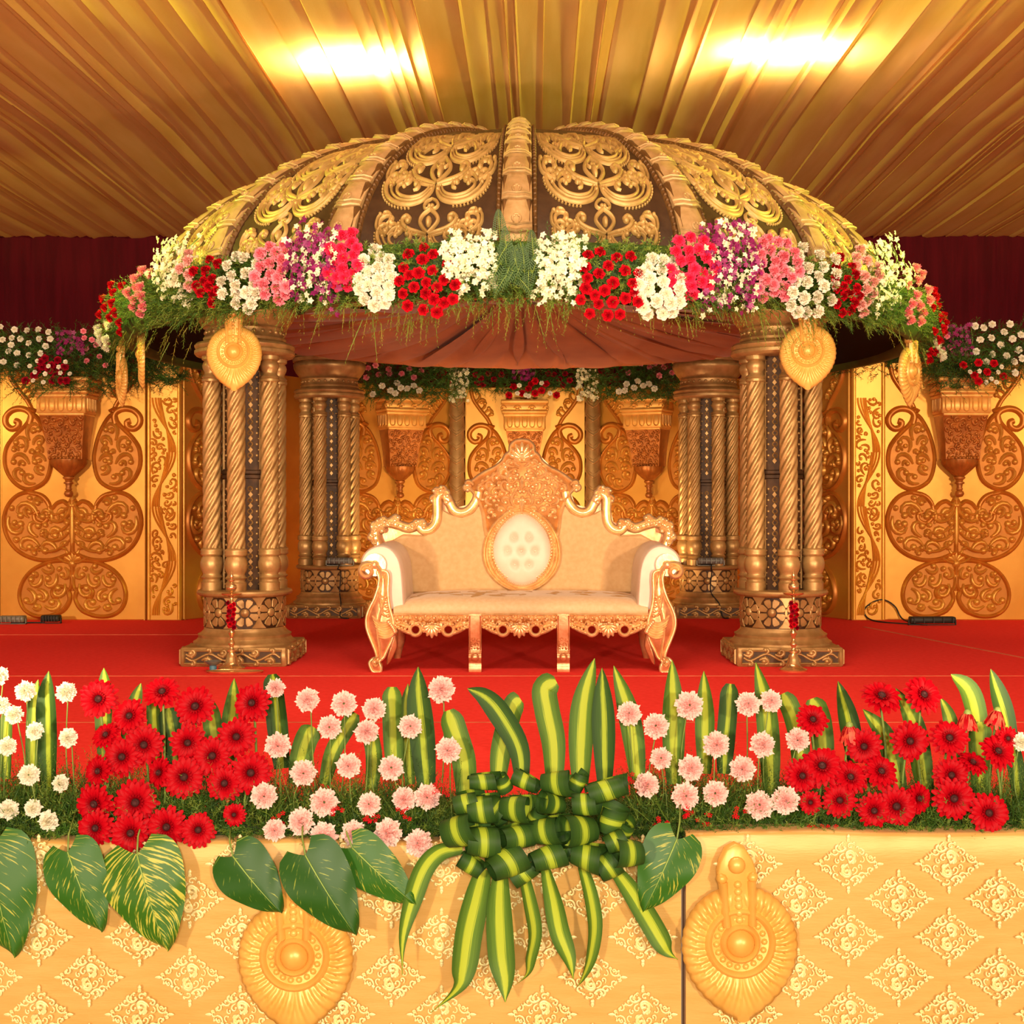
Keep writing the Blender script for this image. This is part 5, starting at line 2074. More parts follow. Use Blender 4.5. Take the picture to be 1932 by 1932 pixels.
pk = [(520, 1299, 20), (581, 1321, 25), (649, 1328, 26), (706, 1338, 24), (833, 1301, 28), (622, 1372, 24), (692, 1381, 25), (774, 1371, 24), (524, 1406, 26), (846, 1415, 26), (572, 1458, 26), (658, 1444, 25), (738, 1449, 25), (498, 1501, 26), (611, 1514, 28), (697, 1517, 23), (763, 1507, 24), (806, 1503, 26), (518, 1566, 22), (568, 1550, 27), (611, 1578, 28), (667, 1571, 24), (733, 1571, 28), (790, 1591, 27)]
pr_ = [(1187, 1347, 25), (1300, 1331, 29), (1238, 1370, 26), (1411, 1329, 25), (1454, 1323, 23), (1351, 1404, 27), (1438, 1405, 26), (1505, 1395, 24), (1247, 1431, 22), (1303, 1449, 26), (1401, 1450, 26), (1220, 1481, 25), (1293, 1502, 27), (1350, 1497, 25), (1432, 1519, 28), (1481, 1510, 28)]
rng = random.Random(77)
def tl(q, up=.35):
    if len(q) > 4:
        return (q[3], q[4])
    return (rng.uniform(-.25, .25), rng.uniform(-.1, .3) + (.25 if q[1] < 1390 else 0))
ro = rows_of(gl, 45)
for i, q in enumerate(gl):
    stand_flower('gerbera', q[0], q[1], q[2], tl(q), f'red gerbera in the left flower bed, {ro[i][1]} of its {ro[i][0]} row', 'red gerberas left of the bow', rng)
ro = rows_of(gr, 45)
for i, q in enumerate(gr):
    stand_flower('gerbera', q[0], q[1], q[2], tl(q), f'red gerbera in the right flower bed, {ro[i][1]} of its {ro[i][0]} row', 'red gerberas right of the bow', rng)
for q, lab in zip(gw, ('wilted orange-red gerbera folded down, left of the tall right bed blooms', 'wilted faded gerbera hanging down, left of a wilted pair at right', 'wilted faded gerbera hanging down, right of a wilted pair at right')):
    stand_flower('gerbera', q[0], q[1], 27, (0, 0), lab, 'wilted gerberas', rng, wilt=True)
ro = rows_of(wl_, 50)
for i, q in enumerate(wl_):
    stand_flower('carnation', q[0], q[1], q[2], tl(q), f'white carnation at the far left of the bed, {ro[i][1]} of its {ro[i][0]} row', 'white carnations in the flower bed', rng, 'c_white')
stand_flower('carnation', 1927, 1400, 19, (0, .2), 'single white carnation at the right edge of the flower bed', 'white carnations in the flower bed', rng, 'c_white')
ro = rows_of(pk, 42)
for i, q in enumerate(pk):
    stand_flower('carnation', q[0], q[1], q[2], tl(q), f'pink carnation left of the leaf bow, {ro[i][1]} of its {ro[i][0]} row', 'pink carnations left of the bow', rng)
ro = rows_of(pr_, 42)
for i, q in enumerate(pr_):
    stand_flower('carnation', q[0], q[1], q[2], tl(q), f'pink carnation right of the leaf bow, {ro[i][1]} of its {ro[i][0]} row', 'pink carnations right of the bow', rng)
stand_flower('carnation', 1233, 1605, 23, (.8, .1), 'low pink carnation tucked against the right side of the leaf bow', 'pink carnations right of the bow', rng)

# ------------------------------------------------------------------ striped upright and hanging leaves
def blade_mesh(path, widths, fold=.22, twist=(0, 0), m=None, nseg=5):
    """path of 3D points, half widths, a leaf folded along its middle; twist in degrees from base to tip"""
    P = [Vector(p) for p in path]
    n = len(P)
    mb = MB()
    vs, fs, uv = [], [], []
    for k in range(n):
        t = (P[min(k + 1, n - 1)] - P[max(k - 1, 0)]).normalized()
        side = t.cross(Vector((0, -1, 0)))
        if side.length < 1e-3:
            side = Vector((1, 0, 0))
        side.normalize()
        nor = side.cross(t).normalized()
        f = k / (n - 1)
        a = R_(twist[0] + (twist[1] - twist[0]) * f)
        s2 = side * math.cos(a) + nor * math.sin(a)
        n2 = nor * math.cos(a) - side * math.sin(a)
        if n2.y > 0 and abs(a) < .01:
            n2 = -n2
        for i in range(nseg):
            u = -1 + 2 * i / (nseg - 1)
            w = widths[k]
            vs.append(tuple(P[k] + s2 * u * w + n2 * (fold * w * (abs(u) - .5))))
            uv.append(((u + 1) / 2, f * 4))
    for k in range(n - 1):
        for i in range(nseg - 1):
            a = k * nseg + i
            fs.append((a, a + 1, a + nseg + 1, a + nseg))
    mb.add(vs, fs, 0, uv)
    return mb.mesh('leaf_blade', m or M['dracaena'], sharp=0)

def wprof(n, w, kind):
    out = []
    for k in range(n):
        t = k / (n - 1)
        if kind == 'tip':
            v = (.62 + .38 * math.sin(min(1, t / .45) * PI / 2)) * (1 if t < .5 else math.cos((t - .5) / .5 * PI / 2) ** .75)
        elif kind == 'blunt':
            v = (.7 + .3 * math.sin(min(1, t / .4) * PI / 2)) * (1 if t < .85 else 1 - ((t - .85) / .15) ** 2 * .55)
        else:
            v = math.sin(PI * (.12 + .88 * t)) ** .7
        out.append(max(.001, v * w))
    return out

uprights = [  # points base -> tip, full width px, kind, bed depth offset
    ([(92, 1500), (90, 1400), (88, 1320), (92, 1266)], 46, 'tip', .12), ([(60, 1500), (62, 1400), (66, 1320), (72, 1282)], 30, 'tip', .16),
    ([(196, 1430), (196, 1350), (198, 1300), (196, 1260)], 42, 'tip', .16), ([(235, 1430), (245, 1360), (256, 1320), (266, 1289)], 30, 'tip', .15),
    ([(332, 1480), (330, 1420), (322, 1370), (318, 1336)], 44, 'blunt', .16), ([(296, 1440), (292, 1380), (290, 1340), (292, 1318)], 30, 'blunt', .2),
    ([(430, 1450), (434, 1380), (440, 1330), (442, 1280)], 40, 'tip', .18), ([(414, 1460), (404, 1390), (396, 1340), (380, 1310)], 38, 'tip', .2),
    ([(532, 1450), (524, 1370), (518, 1310), (514, 1272)], 44, 'blunt', .2), ([(560, 1480), (568, 1430), (578, 1395), (592, 1372)], 46, 'blunt', .12),
    ([(612, 1480), (628, 1420), (650, 1380), (672, 1346)], 34, 'blunt', .14), ([(745, 1470), (742, 1400), (740, 1340), (740, 1296)], 40, 'blunt', .16),
    ([(806, 1500), (798, 1400), (790, 1320), (789, 1258)], 52, 'tip', .10), ([(774, 1480), (768, 1400), (766, 1340), (770, 1290)], 32, 'tip', .2),
    ([(700, 1490), (706, 1440), (702, 1400), (690, 1360)], 34, 'blunt', .2), ([(880, 1520), (876, 1440), (862, 1390), (846, 1340)], 48, 'blunt', .06),
    ([(985, 1470), (978, 1410), (945, 1350), (915, 1315), (882, 1299)], 46, 'tip', .04), ([(940, 1470), (945, 1420), (958, 1365), (970, 1330), (983, 1320)], 44, 'blunt', .1),
    ([(1046, 1470), (1044, 1400), (1032, 1340), (1028, 1300), (1050, 1286)], 50, 'blunt', .06), ([(1095, 1480), (1096, 1400), (1102, 1320), (1122, 1242)], 50, 'tip', .06),
    ([(1141, 1480), (1140, 1400), (1138, 1330), (1136, 1260)], 46, 'tip', .04), ([(1204, 1480), (1196, 1400), (1182, 1330), (1158, 1256)], 44, 'tip', .08),
    ([(1272, 1480), (1271, 1400), (1270, 1320), (1268, 1245)], 46, 'tip', .14), ([(1330, 1460), (1330, 1390), (1330, 1330), (1328, 1266)], 40, 'tip', .18),
    ([(1366, 1460), (1369, 1400), (1374, 1340), (1378, 1290)], 38, 'blunt', .16), ([(1454, 1510), (1452, 1420), (1444, 1330), (1426, 1250)], 44, 'tip', .14),
    ([(1510, 1450), (1508, 1400), (1496, 1350), (1478, 1308)], 42, 'blunt', .2), ([(1556, 1450), (1552, 1400), (1546, 1355), (1532, 1318)], 46, 'blunt', .2),
    ([(1612, 1440), (1606, 1390), (1596, 1340), (1581, 1285)], 46, 'tip', .2), ([(1700, 1500), (1684, 1430), (1664, 1380), (1628, 1338)], 42, 'tip', .12),
    ([(1748, 1510), (1738, 1440), (1722, 1360), (1690, 1298)], 46, 'tip', .16), ([(1850, 1420), (1842, 1350), (1826, 1300), (1794, 1272)], 50, 'tip', .22),
    ([(1910, 1430), (1898, 1360), (1884, 1310), (1869, 1262)], 44, 'tip', .22), ([(1802, 1440), (1798, 1390), (1790, 1350), (1775, 1316)], 30, 'tip', .2),
    ([(1850, 1500), (1850, 1440), (1848, 1400), (1850, 1362)], 46, 'blunt', .16), ([(12, 1470), (10, 1410), (12, 1360), (16, 1330)], 30, 'tip', .14), ([(1922, 1520), (1918, 1460), (1912, 1420), (1916, 1390)], 34, 'tip', .12)]
order = sorted(range(len(uprights)), key=lambda i: uprights[i][0][-1][0])
NUMW = ['first', 'second', 'third', 'fourth', 'fifth', 'sixth', 'seventh', 'eighth', 'ninth', 'tenth', 'eleventh', 'twelfth', 'thirteenth', 'fourteenth', 'fifteenth', 'sixteenth', 'seventeenth', 'eighteenth', 'nineteenth', 'twentieth']
nL = sum(1 for u in uprights if u[0][-1][0] < 1012)
for rank, i in enumerate(order):
    pts, wd, kind, off = uprights[i]
    P3 = []
    for k, (x, y) in enumerate(pts):
        P3.append(W(x, y, 4.26 + off * .9 + .03 * k / len(pts)))
    base = P3[0].copy()
    path = [Vector(q) - base for q in cat([tuple(p) for p in P3], 5)]
    n = len(path)
    rr = random.Random(i)
    me = blade_mesh(path, wprof(n, wd / 595 / 2, kind), .25, (rr.uniform(-15, 15), rr.uniform(-25, 25)), M['dracaena'] if i % 4 else M['dracaena_deep'])
    if rank < nL:
        lab = f'upright striped green leaf, {NUMW[rank]} counting from the left edge'
    else:
        lab = f'upright striped green leaf, {NUMW[len(uprights) - 1 - rank]} counting from the right edge'
    tag(link('striped_leaf', me, None, tuple(base)), lab, 'leaf', 'upright striped leaves behind the flowers')

hanging = [
    ([(872, 1600), (830, 1608), (800, 1640), (778, 1700), (760, 1770), (758, 1842)], 42, 'lanky', 'hanging striped leaf curving out at the left of the bow', (0, 20)),
    ([(912, 1640), (900, 1690), (884, 1760), (874, 1830), (862, 1868), (812, 1914)], 58, 'lanky', 'hanging striped leaf with a dry tip curling left', (0, 35)),
    ([(944, 1650), (942, 1720), (946, 1800), (952, 1850), (953, 1894)], 56, 'lanky', 'broad hanging striped leaf pointing straight down', (0, -10)),
    ([(985, 1640), (998, 1700), (1008, 1760), (1000, 1810), (994, 1840), (972, 1862)], 40, 'lanky', 'narrow hanging striped leaf right of the broad straight one', (35, 60)),
    ([(1030, 1638), (1044, 1700), (1056, 1760), (1074, 1810), (1082, 1850)], 42, 'lanky', 'twisted hanging striped leaf below the middle of the bow', (-30, 40)),
    ([(1098, 1632), (1114, 1690), (1122, 1750), (1114, 1810), (1098, 1850), (1086, 1868)], 38, 'lanky', 'narrow hanging leaf with a browned edge', (20, 60)),
    ([(1160, 1640), (1190, 1680), (1226, 1738), (1250, 1780), (1262, 1800), (1280, 1813)], 46, 'lanky', 'hanging striped leaf slanting down to the right', (0, -15))]
for j, (pts, wd, kind, lab, tw) in enumerate(hanging):
    P3 = [W(x, y, SK_Y - .10 + .02 * math.sin(k)) + Vector((0, .015 * k / len(pts), 0)) for k, (x, y) in enumerate(pts)]
    base = P3[0].copy()
    path = [Vector(q) - base for q in cat([tuple(p) for p in P3], 5)]
    n = len(path)
    wd *= .9
    ws = []
    for k in range(n):
        t = k / (n - 1)
        ws.append(max(.0015, wd / 595 / 2 * (.55 + .45 * math.sin(min(1, t / .4) * PI / 2)) * (1 if t < .5 else math.cos((t - .5) / .5 * PI / 2) ** (1.0 if len(pts) < 6 else 1.5))))
    tag(link('hanging_leaf', blade_mesh(path, ws, .3, tw, M['dracaena']), None, tuple(base)), lab, 'leaf', 'striped leaves hanging from the bow')

# ------------------------------------------------------------------ the bow of rolled leaves
loops = [(480, 650, 62, 46, 0), (590, 660, 40, 44, -70), (705, 650, 60, 44, -25), (875, 655, 72, 66, 4), (975, 650, 40, 44, 60), (1130, 690, 85, 60, 15), (400, 760, 60, 60, 12), (475, 790, 62, 78, 4), (560, 800, 48, 66, -40), (665, 790, 72, 74, 2), (850, 765, 58, 56, -18), (1020, 765, 56, 62, 2), (1150, 850, 60, 72, 70), (370, 900, 82, 88, 18), (480, 960, 76, 84, -6), (660, 935, 72, 66, 4), (820, 905, 72, 76, 10), (980, 900, 82, 82, -4), (600, 1070, 84, 86, 22), (820, 1045, 76, 66, 14), (1030, 1045, 70, 72, -12), (1245, 1018, 66, 76, -6), (1130, 1090, 52, 76, 30), (760, 830, 40, 52, 60), (420, 1090, 56, 50, -35), (690, 1130, 60, 52, 30), (930, 1000, 46, 50, -60), (1225, 900, 40, 44, 60), (1180, 960, 52, 60, 20)]
lro = rows_of(loops, 110)
for j, (cx, cy, hw, rr, rot) in enumerate(loops):
    px, py = 740 + .3583 * cx, 1240 + .3583 * cy
    rg = random.Random(j + 5)
    Y = SK_Y - .10 - .05 * (cy - 620) / 480 - (.03 if abs(rot) < 25 else 0)
    c = W(px, py, Y)
    s = Y / F * .3583
    hw_, R1 = hw * s * 1.30, rr * s * 1.10
    mb = MB()
    vs, fs, uv = [], [], []
    n = 26
    ax = Vector((math.cos(R_(rot)), rg.uniform(-.6, .6), math.sin(R_(rot)))).normalized()
    cone = rg.uniform(-.22, .22)
    e1 = Vector((0, -1, 0)) - ax * ax.dot(Vector((0, -1, 0)))
    e1.normalize()
    e2 = ax.cross(e1).normalized()
    a0 = rg.uniform(150, 200)
    for k in range(n + 1):
        t = k / n
        a = R_(a0 + 400 * t)
        r = R1 * (.55 + .45 * min(1, t * 1.5))
        shift = ax * hw_ * .5 * (t - .6)
        for i in range(5):
            u = -1 + .5 * i
            bul = 1 - .05 * u * u + cone * u
            p = e1 * math.cos(a) * r * bul + e2 * math.sin(a) * r * bul + ax * u * hw_ * (.75 + .25 * t) + shift
            vs.append(tuple(p))
            uv.append(((u + 1) / 2, t * 3))
    for k in range(n):
        for i in range(4):
            q = k * 5 + i
            fs.append((q, q + 1, q + 6, q + 5))
    mb.add(vs, fs, 0, uv)
    lab = f'striped leaf loop of the bow, {lro[j][0]} row, {lro[j][1]}'
    tag(link('rolled_leaf', mb.mesh('rolled_leaf', M['dracaena_deep'], sharp=0), None, tuple(c)), lab, 'leaf', 'rolled leaves of the bow')

# ------------------------------------------------------------------ broad heart shaped leaves hanging over the skirt
def heart_leaf(attach, tip, wpx, label, m, Y, flip=1):
    A, T = W(attach[0], attach[1], Y), W(tip[0], tip[1], Y - .02)
    L = (T - A).length
    ax = (T - A).normalized()
    side = ax.cross(Vector((0, -1, 0))).normalized()
    nor = Vector((0, -1, 0))
    Wd = wpx / 595 / 2 * .94
    mb = MB()
    vs, fs, uv = [], [], []
    n, mseg = 22, 13
    for k in range(n + 1):
        s = k / n
        w = Wd * max(.0, math.sin(PI * min(1, .10 + .90 * s ** .60))) ** .75 if s < 1 else 0
        for i in range(mseg):
            u = -1 + 2 * i / (mseg - 1)
            back = .13 * L * abs(u) ** 1.3 * (1 - s) ** 2.2
            bend = .05 * L * math.sin(PI * s) + .02
            z = .22 * Wd * (abs(u) ** 1.2) - .02 * math.sin(s * 14 + abs(u) * 3) * Wd * 2 * abs(u)
            p = ax * (L * s - back) + side * (u * w * (1 + .06 * flip * u)) + nor * (bend - z)
            vs.append(tuple(p))
            uv.append(((u + 1) / 2, s))
    for k in range(n):
        for i in range(mseg - 1):
            q = k * mseg + i
            fs.append((q, q + 1, q + mseg + 1, q + mseg))
    mb.add(vs, fs, 0, uv)
    t = thing('heart_leaf', label, 'leaf', tuple(A), group='broad heart shaped leaves on the skirt')
    link('leaf_blade', mb.mesh('heart_leaf_blade', m, sharp=0), t)
    mb = MB()
    pts = [tuple(ax * (L * s) + nor * (.05 * L * math.sin(PI * s) + .0215)) for s in (0, .15, .3, .45, .6, .75, .9)]
    tube(mb, pts, [.0026, .0024, .002, .0018, .0014, .001, .0006], 5)
    link('midrib', mb.mesh('midrib', M['vein'], sharp=0), t)
    mb = MB()
    tube(mb, [(0, -.018, 0), tuple(-ax * .03 + Vector((0, .02, .015))), tuple(-ax * .06 + Vector((0, .12, .04)))], .003, 6)
    link('leaf_stalk', mb.mesh('leaf_stalk', M['stem'], sharp=0), t)
HY_ = SK_Y - .035
heart_leaf((-14, 1596), (32, 1804), 170, 'large green heart leaf cut off by the left edge', M['pothos_a'], HY_)
heart_leaf((132, 1604), (196, 1756), 124, 'variegated heart leaf second from the left edge', M['pothos_a'], HY_ - .01)
heart_leaf((262, 1608), (320, 1792), 168, 'most variegated yellow and green heart leaf', M['pothos_b'], HY_ - .03)
heart_leaf((442, 1612), (534, 1720), 122, 'small dark heart leaf above the left skirt medallion', M['pothos_c'], HY_ - .01)
heart_leaf((578, 1610), (674, 1762), 136, 'large dark green heart leaf covering the left skirt medallion', M['pothos_c'], HY_ - .06)
heart_leaf((666, 1596), (786, 1704), 104, 'dark variegated heart leaf left of the bow under pink carnations', M['pothos_a'], HY_ - .02)
heart_leaf((1276, 1580), (1212, 1718), 120, 'light green heart leaf right of the bow', M['pothos_a'], HY_ - .03, -1)

# ------------------------------------------------------------------ bed of fine fern along the stage edge
def needles(mb, base, d, L, rng, n=22, nl=.03, w=.0016, droop=.3, m=0):
    """a feathery sprig: thin stem with many fine needles"""
    base, d = Vector(base), Vector(d).normalized()
    p = base.copy()
    step = L / n
    vs, fs = [], []
    ref = Vector((rng.uniform(-1, 1), rng.uniform(-1, 1), rng.uniform(-1, 1))).normalized()
    s = d.cross(ref).normalized()
    q = d.cross(s)
    prev = p.copy()
    for k in range(n):
        dd = (d + Vector((0, 0, -droop * (k / n) ** 1.5))).normalized()
        p = p + dd * step
        a = k * 2.4
        nd = (s * math.cos(a) + q * math.sin(a)) * .85 + dd * .6
        nd.normalize()
        l = nl * (1 - .6 * k / n) * rng.uniform(.7, 1.2)
        sd = nd.cross(dd).normalized() * w
        o = len(vs)
        vs += [tuple(p - sd), tuple(p + sd), tuple(p + nd * l)]
        fs.append((o, o + 1, o + 2))
    sd = s * w * .7
    o = len(vs)
    mid = base + (p - base) * .5 + Vector((0, 0, droop * L * .1))
    vs += [tuple(base - sd), tuple(base + sd), tuple(mid + sd), tuple(mid - sd), tuple(p)]
    fs += [(o, o + 1, o + 2, o + 3), (o + 3, o + 2, o + 4)]
    mb.add(vs, fs, m)

rng = random.Random(41)
mb = MB()
box(mb, lx0, rx1, 4.20, 4.46, -.02, .035, b=.01)
tag(link('floral_foam', mb.mesh('floral_foam', M['foam'], sharp=30)), 'dark foam strip under the fern along the stage edge', 'foam')
mb = MB()
for k in range(6200):
    px = rng.uniform(-120, 2050)
    gap = 1 if not (820 < px < 1190) else .45
    y = rng.uniform(4.20, 4.56)
    x = (px - CX) * y / F
    hgt = rng.uniform(.07, .17) * (1.25 if px < 480 or 1180 < px < 1500 else 1.0) * gap
    needles(mb, (x, y, rng.uniform(.0, .04)), (rng.uniform(-.6, .6), rng.uniform(-.55, .3), rng.uniform(.35, 1)), hgt, rng, 18, .028, .0016, .4, 0 if rng.random() < .6 else 1)
for k in range(1500):                                          # low front edge falling over the skirt
    px = rng.uniform(-120, 2050)
    y = rng.uniform(4.165, 4.205)
    needles(mb, ((px - CX) * y / F, y, rng.uniform(.01, .04)), (rng.uniform(-.8, .8), rng.uniform(-.8, -.2), rng.uniform(-.1, .7)), rng.uniform(.03, .07), rng, 14, .022, .0016, .6, 0 if rng.random() < .7 else 1)
for k in range(300):                                           # taller loose sprigs
    px = rng.choice([rng.uniform(-60, 170), rng.uniform(480, 860), rng.uniform(1180, 1520), rng.uniform(1700, 1960), rng.uniform(150, 500)])
    y = rng.uniform(4.25, 4.45)
    needles(mb, ((px - CX) * y / F, y, .05), (rng.uniform(-.3, .3), rng.uniform(-.4, .1), 1), rng.uniform(.12, .24), rng, 26, .024, .0011, .25, 0 if rng.random() < .5 else 1)
tag(link('fern_bed', mb.mesh('fern_bed', [M['fern_dark'], M['fern']], sharp=0)), 'fine dark green fern filling the flower bed along the stage edge', 'fern', kind='stuff')
# tiny red filler blossoms
mb = MB()
for (px, py, n) in ((1245, 1555, 10), (1295, 1530, 8), (1330, 1545, 6), (1390, 1530, 5), (1540, 1565, 8), (1575, 1570, 6), (700, 1540, 8), (760, 1535, 6), (830, 1490, 6), (520, 1545, 6), (1180, 1470, 6), (640, 1535, 6)):
    for q in range(n):
        p = W(px + rng.uniform(-16, 16), py + rng.uniform(-12, 12), 4.16)
        for a in range(5):
            t = 2 * PI * a / 5
            mb.add([tuple(p), tuple(p + Vector((math.cos(t) * .008, -.004, math.sin(t) * .008))), tuple(p + Vector((math.cos(t + .7) * .008, -.003, math.sin(t + .7) * .008)))], [(0, 1, 2)])
tag(link('filler_blossom', mb.mesh('filler_blossom', M['c_red'], sharp=0)), 'tiny red filler blossoms scattered in the fern bed', 'blossom', kind='stuff')

# ================================================================== garland round the dome's eave
RG = 3.16
AL = np.radians(np.linspace(-72, 72, 400))
PXT = CX + (DX + RG * np.sin(AL)) * F / (DY - RG * np.cos(AL))
def ring_at(px, py, out=0.0):
    """the point of the garland's outer face that the photograph shows at px, py"""
    a = float(np.interp(px, PXT, AL))
    r = RG + out
    x, y = DX + r * math.sin(a), DY - r * math.cos(a)
    z = CZ + (HY - py) * y / F
    return a, Vector((x, y, z))

def spread(x0, y0, x1, y1, n, rng, dmin):
    pts = []
    tries = 0
    while len(pts) < n and tries < 4000:
        tries += 1
        u, v = rng.uniform(-1, 1), rng.uniform(-1, 1)
        if abs(u) ** 2.6 + abs(v) ** 2.6 > 1:
            continue
        x, y = (x0 + x1) / 2 + u * (x1 - x0) / 2, (y0 + y1) / 2 + v * (y1 - y0) / 2
        d = dmin * (1 if tries < 1500 else .8)
        if all((x - q[0]) ** 2 + (y - q[1]) ** 2 > d * d for q in pts):
            pts.append((x, y))
    return pts

# (box in the photograph, colour, count, description)
clusters = [
    (222, 525, 270, 640, 'c_red', 15, "crimson carnation at the garland's far left end", 17),
    (272, 500, 322, 600, 'c_mid', 15, "rose pink carnation near the garland's left end", 18),
    (372, 462, 402, 560, 'c_blush', 9, "blush carnation near the garland's left end", 18),
    (392, 478, 452, 582, 'c_red', 14, "crimson carnation above the left pillar", 19),
    (440, 470, 526, 592, 'c_white', 18, "white carnation above the left front pillar", 21),
    (502, 450, 576, 578, 'c_mid', 22, "rose pink carnation left of the left purple orchids", 18),
    (630, 430, 704, 556, 'c_hot', 22, "hot pink carnation in the left garland half", 18),
    (686, 462, 762, 594, 'c_white', 18, "white carnation between left hot pink and crimson", 20),
    (756, 456, 876, 606, 'c_red', 24, "crimson carnation left of the garland's fern centre", 22),
    (1078, 460, 1204, 612, 'c_red', 24, "crimson carnation right of the garland's fern centre", 22),
    (1182, 472, 1284, 606, 'c_white', 22, "white carnation between right crimson and hot pink", 20),
    (1240, 430, 1336, 568, 'c_hot', 24, "hot pink carnation in the right garland half", 19),
    (1392, 438, 1486, 572, 'c_mid', 26, "rose pink carnation right of the right purple orchids", 18),
    (1450, 456, 1558, 602, 'c_white', 22, "white carnation above the right front pillar", 21),
    (1534, 476, 1594, 610, 'c_red', 17, "crimson carnation above the right pillar", 18),
    (1576, 462, 1630, 600, 'c_blush', 14, "blush carnation near the garland's right end", 19),
    (1664, 490, 1722, 622, 'c_mid', 19, "rose pink carnation near the garland's right end", 19),
    (1712, 535, 1762, 690, 'c_red', 16, "crimson carnation at the garland's far right end", 17),
    (200, 600, 250, 668, 'c_white', 7, "cream carnation at the garland's left tip", 18),
    (1728, 640, 1762, 690, 'c_white', 5, "cream carnation at the garland's right tip", 16)]
rng = random.Random(101)
KIND = {'c_red': 'crimson_carnation', 'c_mid': 'rose_pink_carnation', 'c_blush': 'blush_carnation', 'c_white': 'white_carnation', 'c_hot': 'hot_pink_carnation'}
for (x0, y0, x1, y1, key, n, lab, dm) in clusters:
    sp_ = spread(x0 + 9, y0 + 9, x1 - 9, y1 - 9, n, rng, dm)
    ro = rows_of(sp_, 22)
    for i_, (px, py) in enumerate(sp_):
        bul = 1 - ((py - (y0 + y1) / 2) / ((y1 - y0) / 2)) ** 2
        a, p = ring_at(px, py, .05 + .10 * bul + rng.uniform(-.02, .02))
        up = .55 * ((y0 + y1) / 2 - py) / ((y1 - y0) / 2) + .15
        d = (math.sin(a) + rng.uniform(-.25, .25), -math.cos(a), up + rng.uniform(-.2, .2))
        s = rng.uniform(.92, 1.10) * (.80 if key == 'c_red' else .95)
        o = link(KIND[key], rng.choice(SMALL[key]), None, tuple(p), rot_to(d, rng.uniform(0, 6)), (s, s, s))
        tag(o, f'{lab}, {ro[i_][0]} row, {ro[i_][1]}', 'carnation', lab.replace('carnation', 'carnations', 1))

# orchid sprays
def floret(mb, p, d, r, rng, m=0):
    d = Vector(d).normalized()
    s = d.cross(Vector((0, 0, 1))).normalized()
    q = s.cross(d)
    a0 = rng.uniform(0, 6)
    for k in range(5):
        a = a0 + 2 * PI * k / 5
        e = s * math.cos(a) + q * math.sin(a)
        f = s * -math.sin(a) + q * math.cos(a)
        o = [p, p + e * r * .55 + f * r * .34 + d * r * .25, p + e * r + d * r * .05, p + e * r * .55 - f * r * .34 + d * r * .25]
        mb.add([tuple(v) for v in o], [(0, 1, 2, 3)], m if k % 2 == 0 or m == 0 else m)

def orchid_spray(x, y0, y1, kind, lab, group, rng, drift):
    pts = []
    n = 15
    for k in range(n):
        t = k / (n - 1)
        px = x + drift * t + rng.uniform(-9, 9)
        py = y0 + (y1 - y0) * t + rng.uniform(-7, 7)
        a, p = ring_at(px, py, .06 + .10 * math.sin(PI * t) + rng.uniform(-.03, .03))
        pts.append((a, p))
    base = pts[0][1].copy()
    t_ = thing('orchid_spray', lab, 'orchid', tuple(base), group=group)
    mb = MB()
    for (a, p) in pts:
        for q in range(2):
            floret(mb, p - base + Vector((rng.uniform(-.03, .03), rng.uniform(-.03, .02), rng.uniform(-.03, .03))), (math.sin(a) + rng.uniform(-.7, .7), -math.cos(a), rng.uniform(-.5, .7)), rng.uniform(.017, .026), rng, 0 if kind == 'w' or rng.random() < .62 else 1)
    mats = {'w': [M['orch_w2']], 'p': [M['orch_p'], M['orch_w2']]}[kind]
    link('florets', mb.mesh('florets', mats, sharp=0), t_)['kind'] = 'stuff'
    mb = MB()
    tube(mb, [tuple(p - base + Vector((0, .03, 0))) for (a, p) in pts[::3]], .004, 5)
    link('stem', mb.mesh('orchid_stem', M['stem'], sharp=0), t_)
M['orch_w2'] = mat('cream_orchid_petals', 'f6f0d8', 'e6e0b2', 0.5, 0, 30, trans=0.2)
for (x0, x1, y0, y1, kind, n, lab) in (
        (324, 384, 455, 575, 'w', 7, 'white orchid spray near the left end of the garland'),
        (846, 932, 445, 545, 'w', 9, 'white orchid spray left of the fern centre of the garland'),
        (1018, 1088, 448, 560, 'w', 9, 'white orchid spray right of the fern centre of the garland'),
        (1618, 1676, 455, 595, 'w', 8, 'white orchid spray near the right end of the garland'),
        (568, 646, 432, 575, 'p', 11, 'purple and white orchid spray in the left half of the garland'),
        (1318, 1404, 424, 585, 'p', 13, 'purple and white orchid spray in the right half of the garland')):
    for k in range(n):
        x = x0 + (x1 - x0) * (k + .5) / n
        orchid_spray(x + rng.uniform(-3, 3), y0 + rng.uniform(-6, 12), y1 - rng.uniform(0, 35) + (rng.uniform(0, 15)), kind, f'{lab}, {NUMW[k]} from left', lab.replace('spray', 'sprays', 1), rng, rng.uniform(-14, 14))

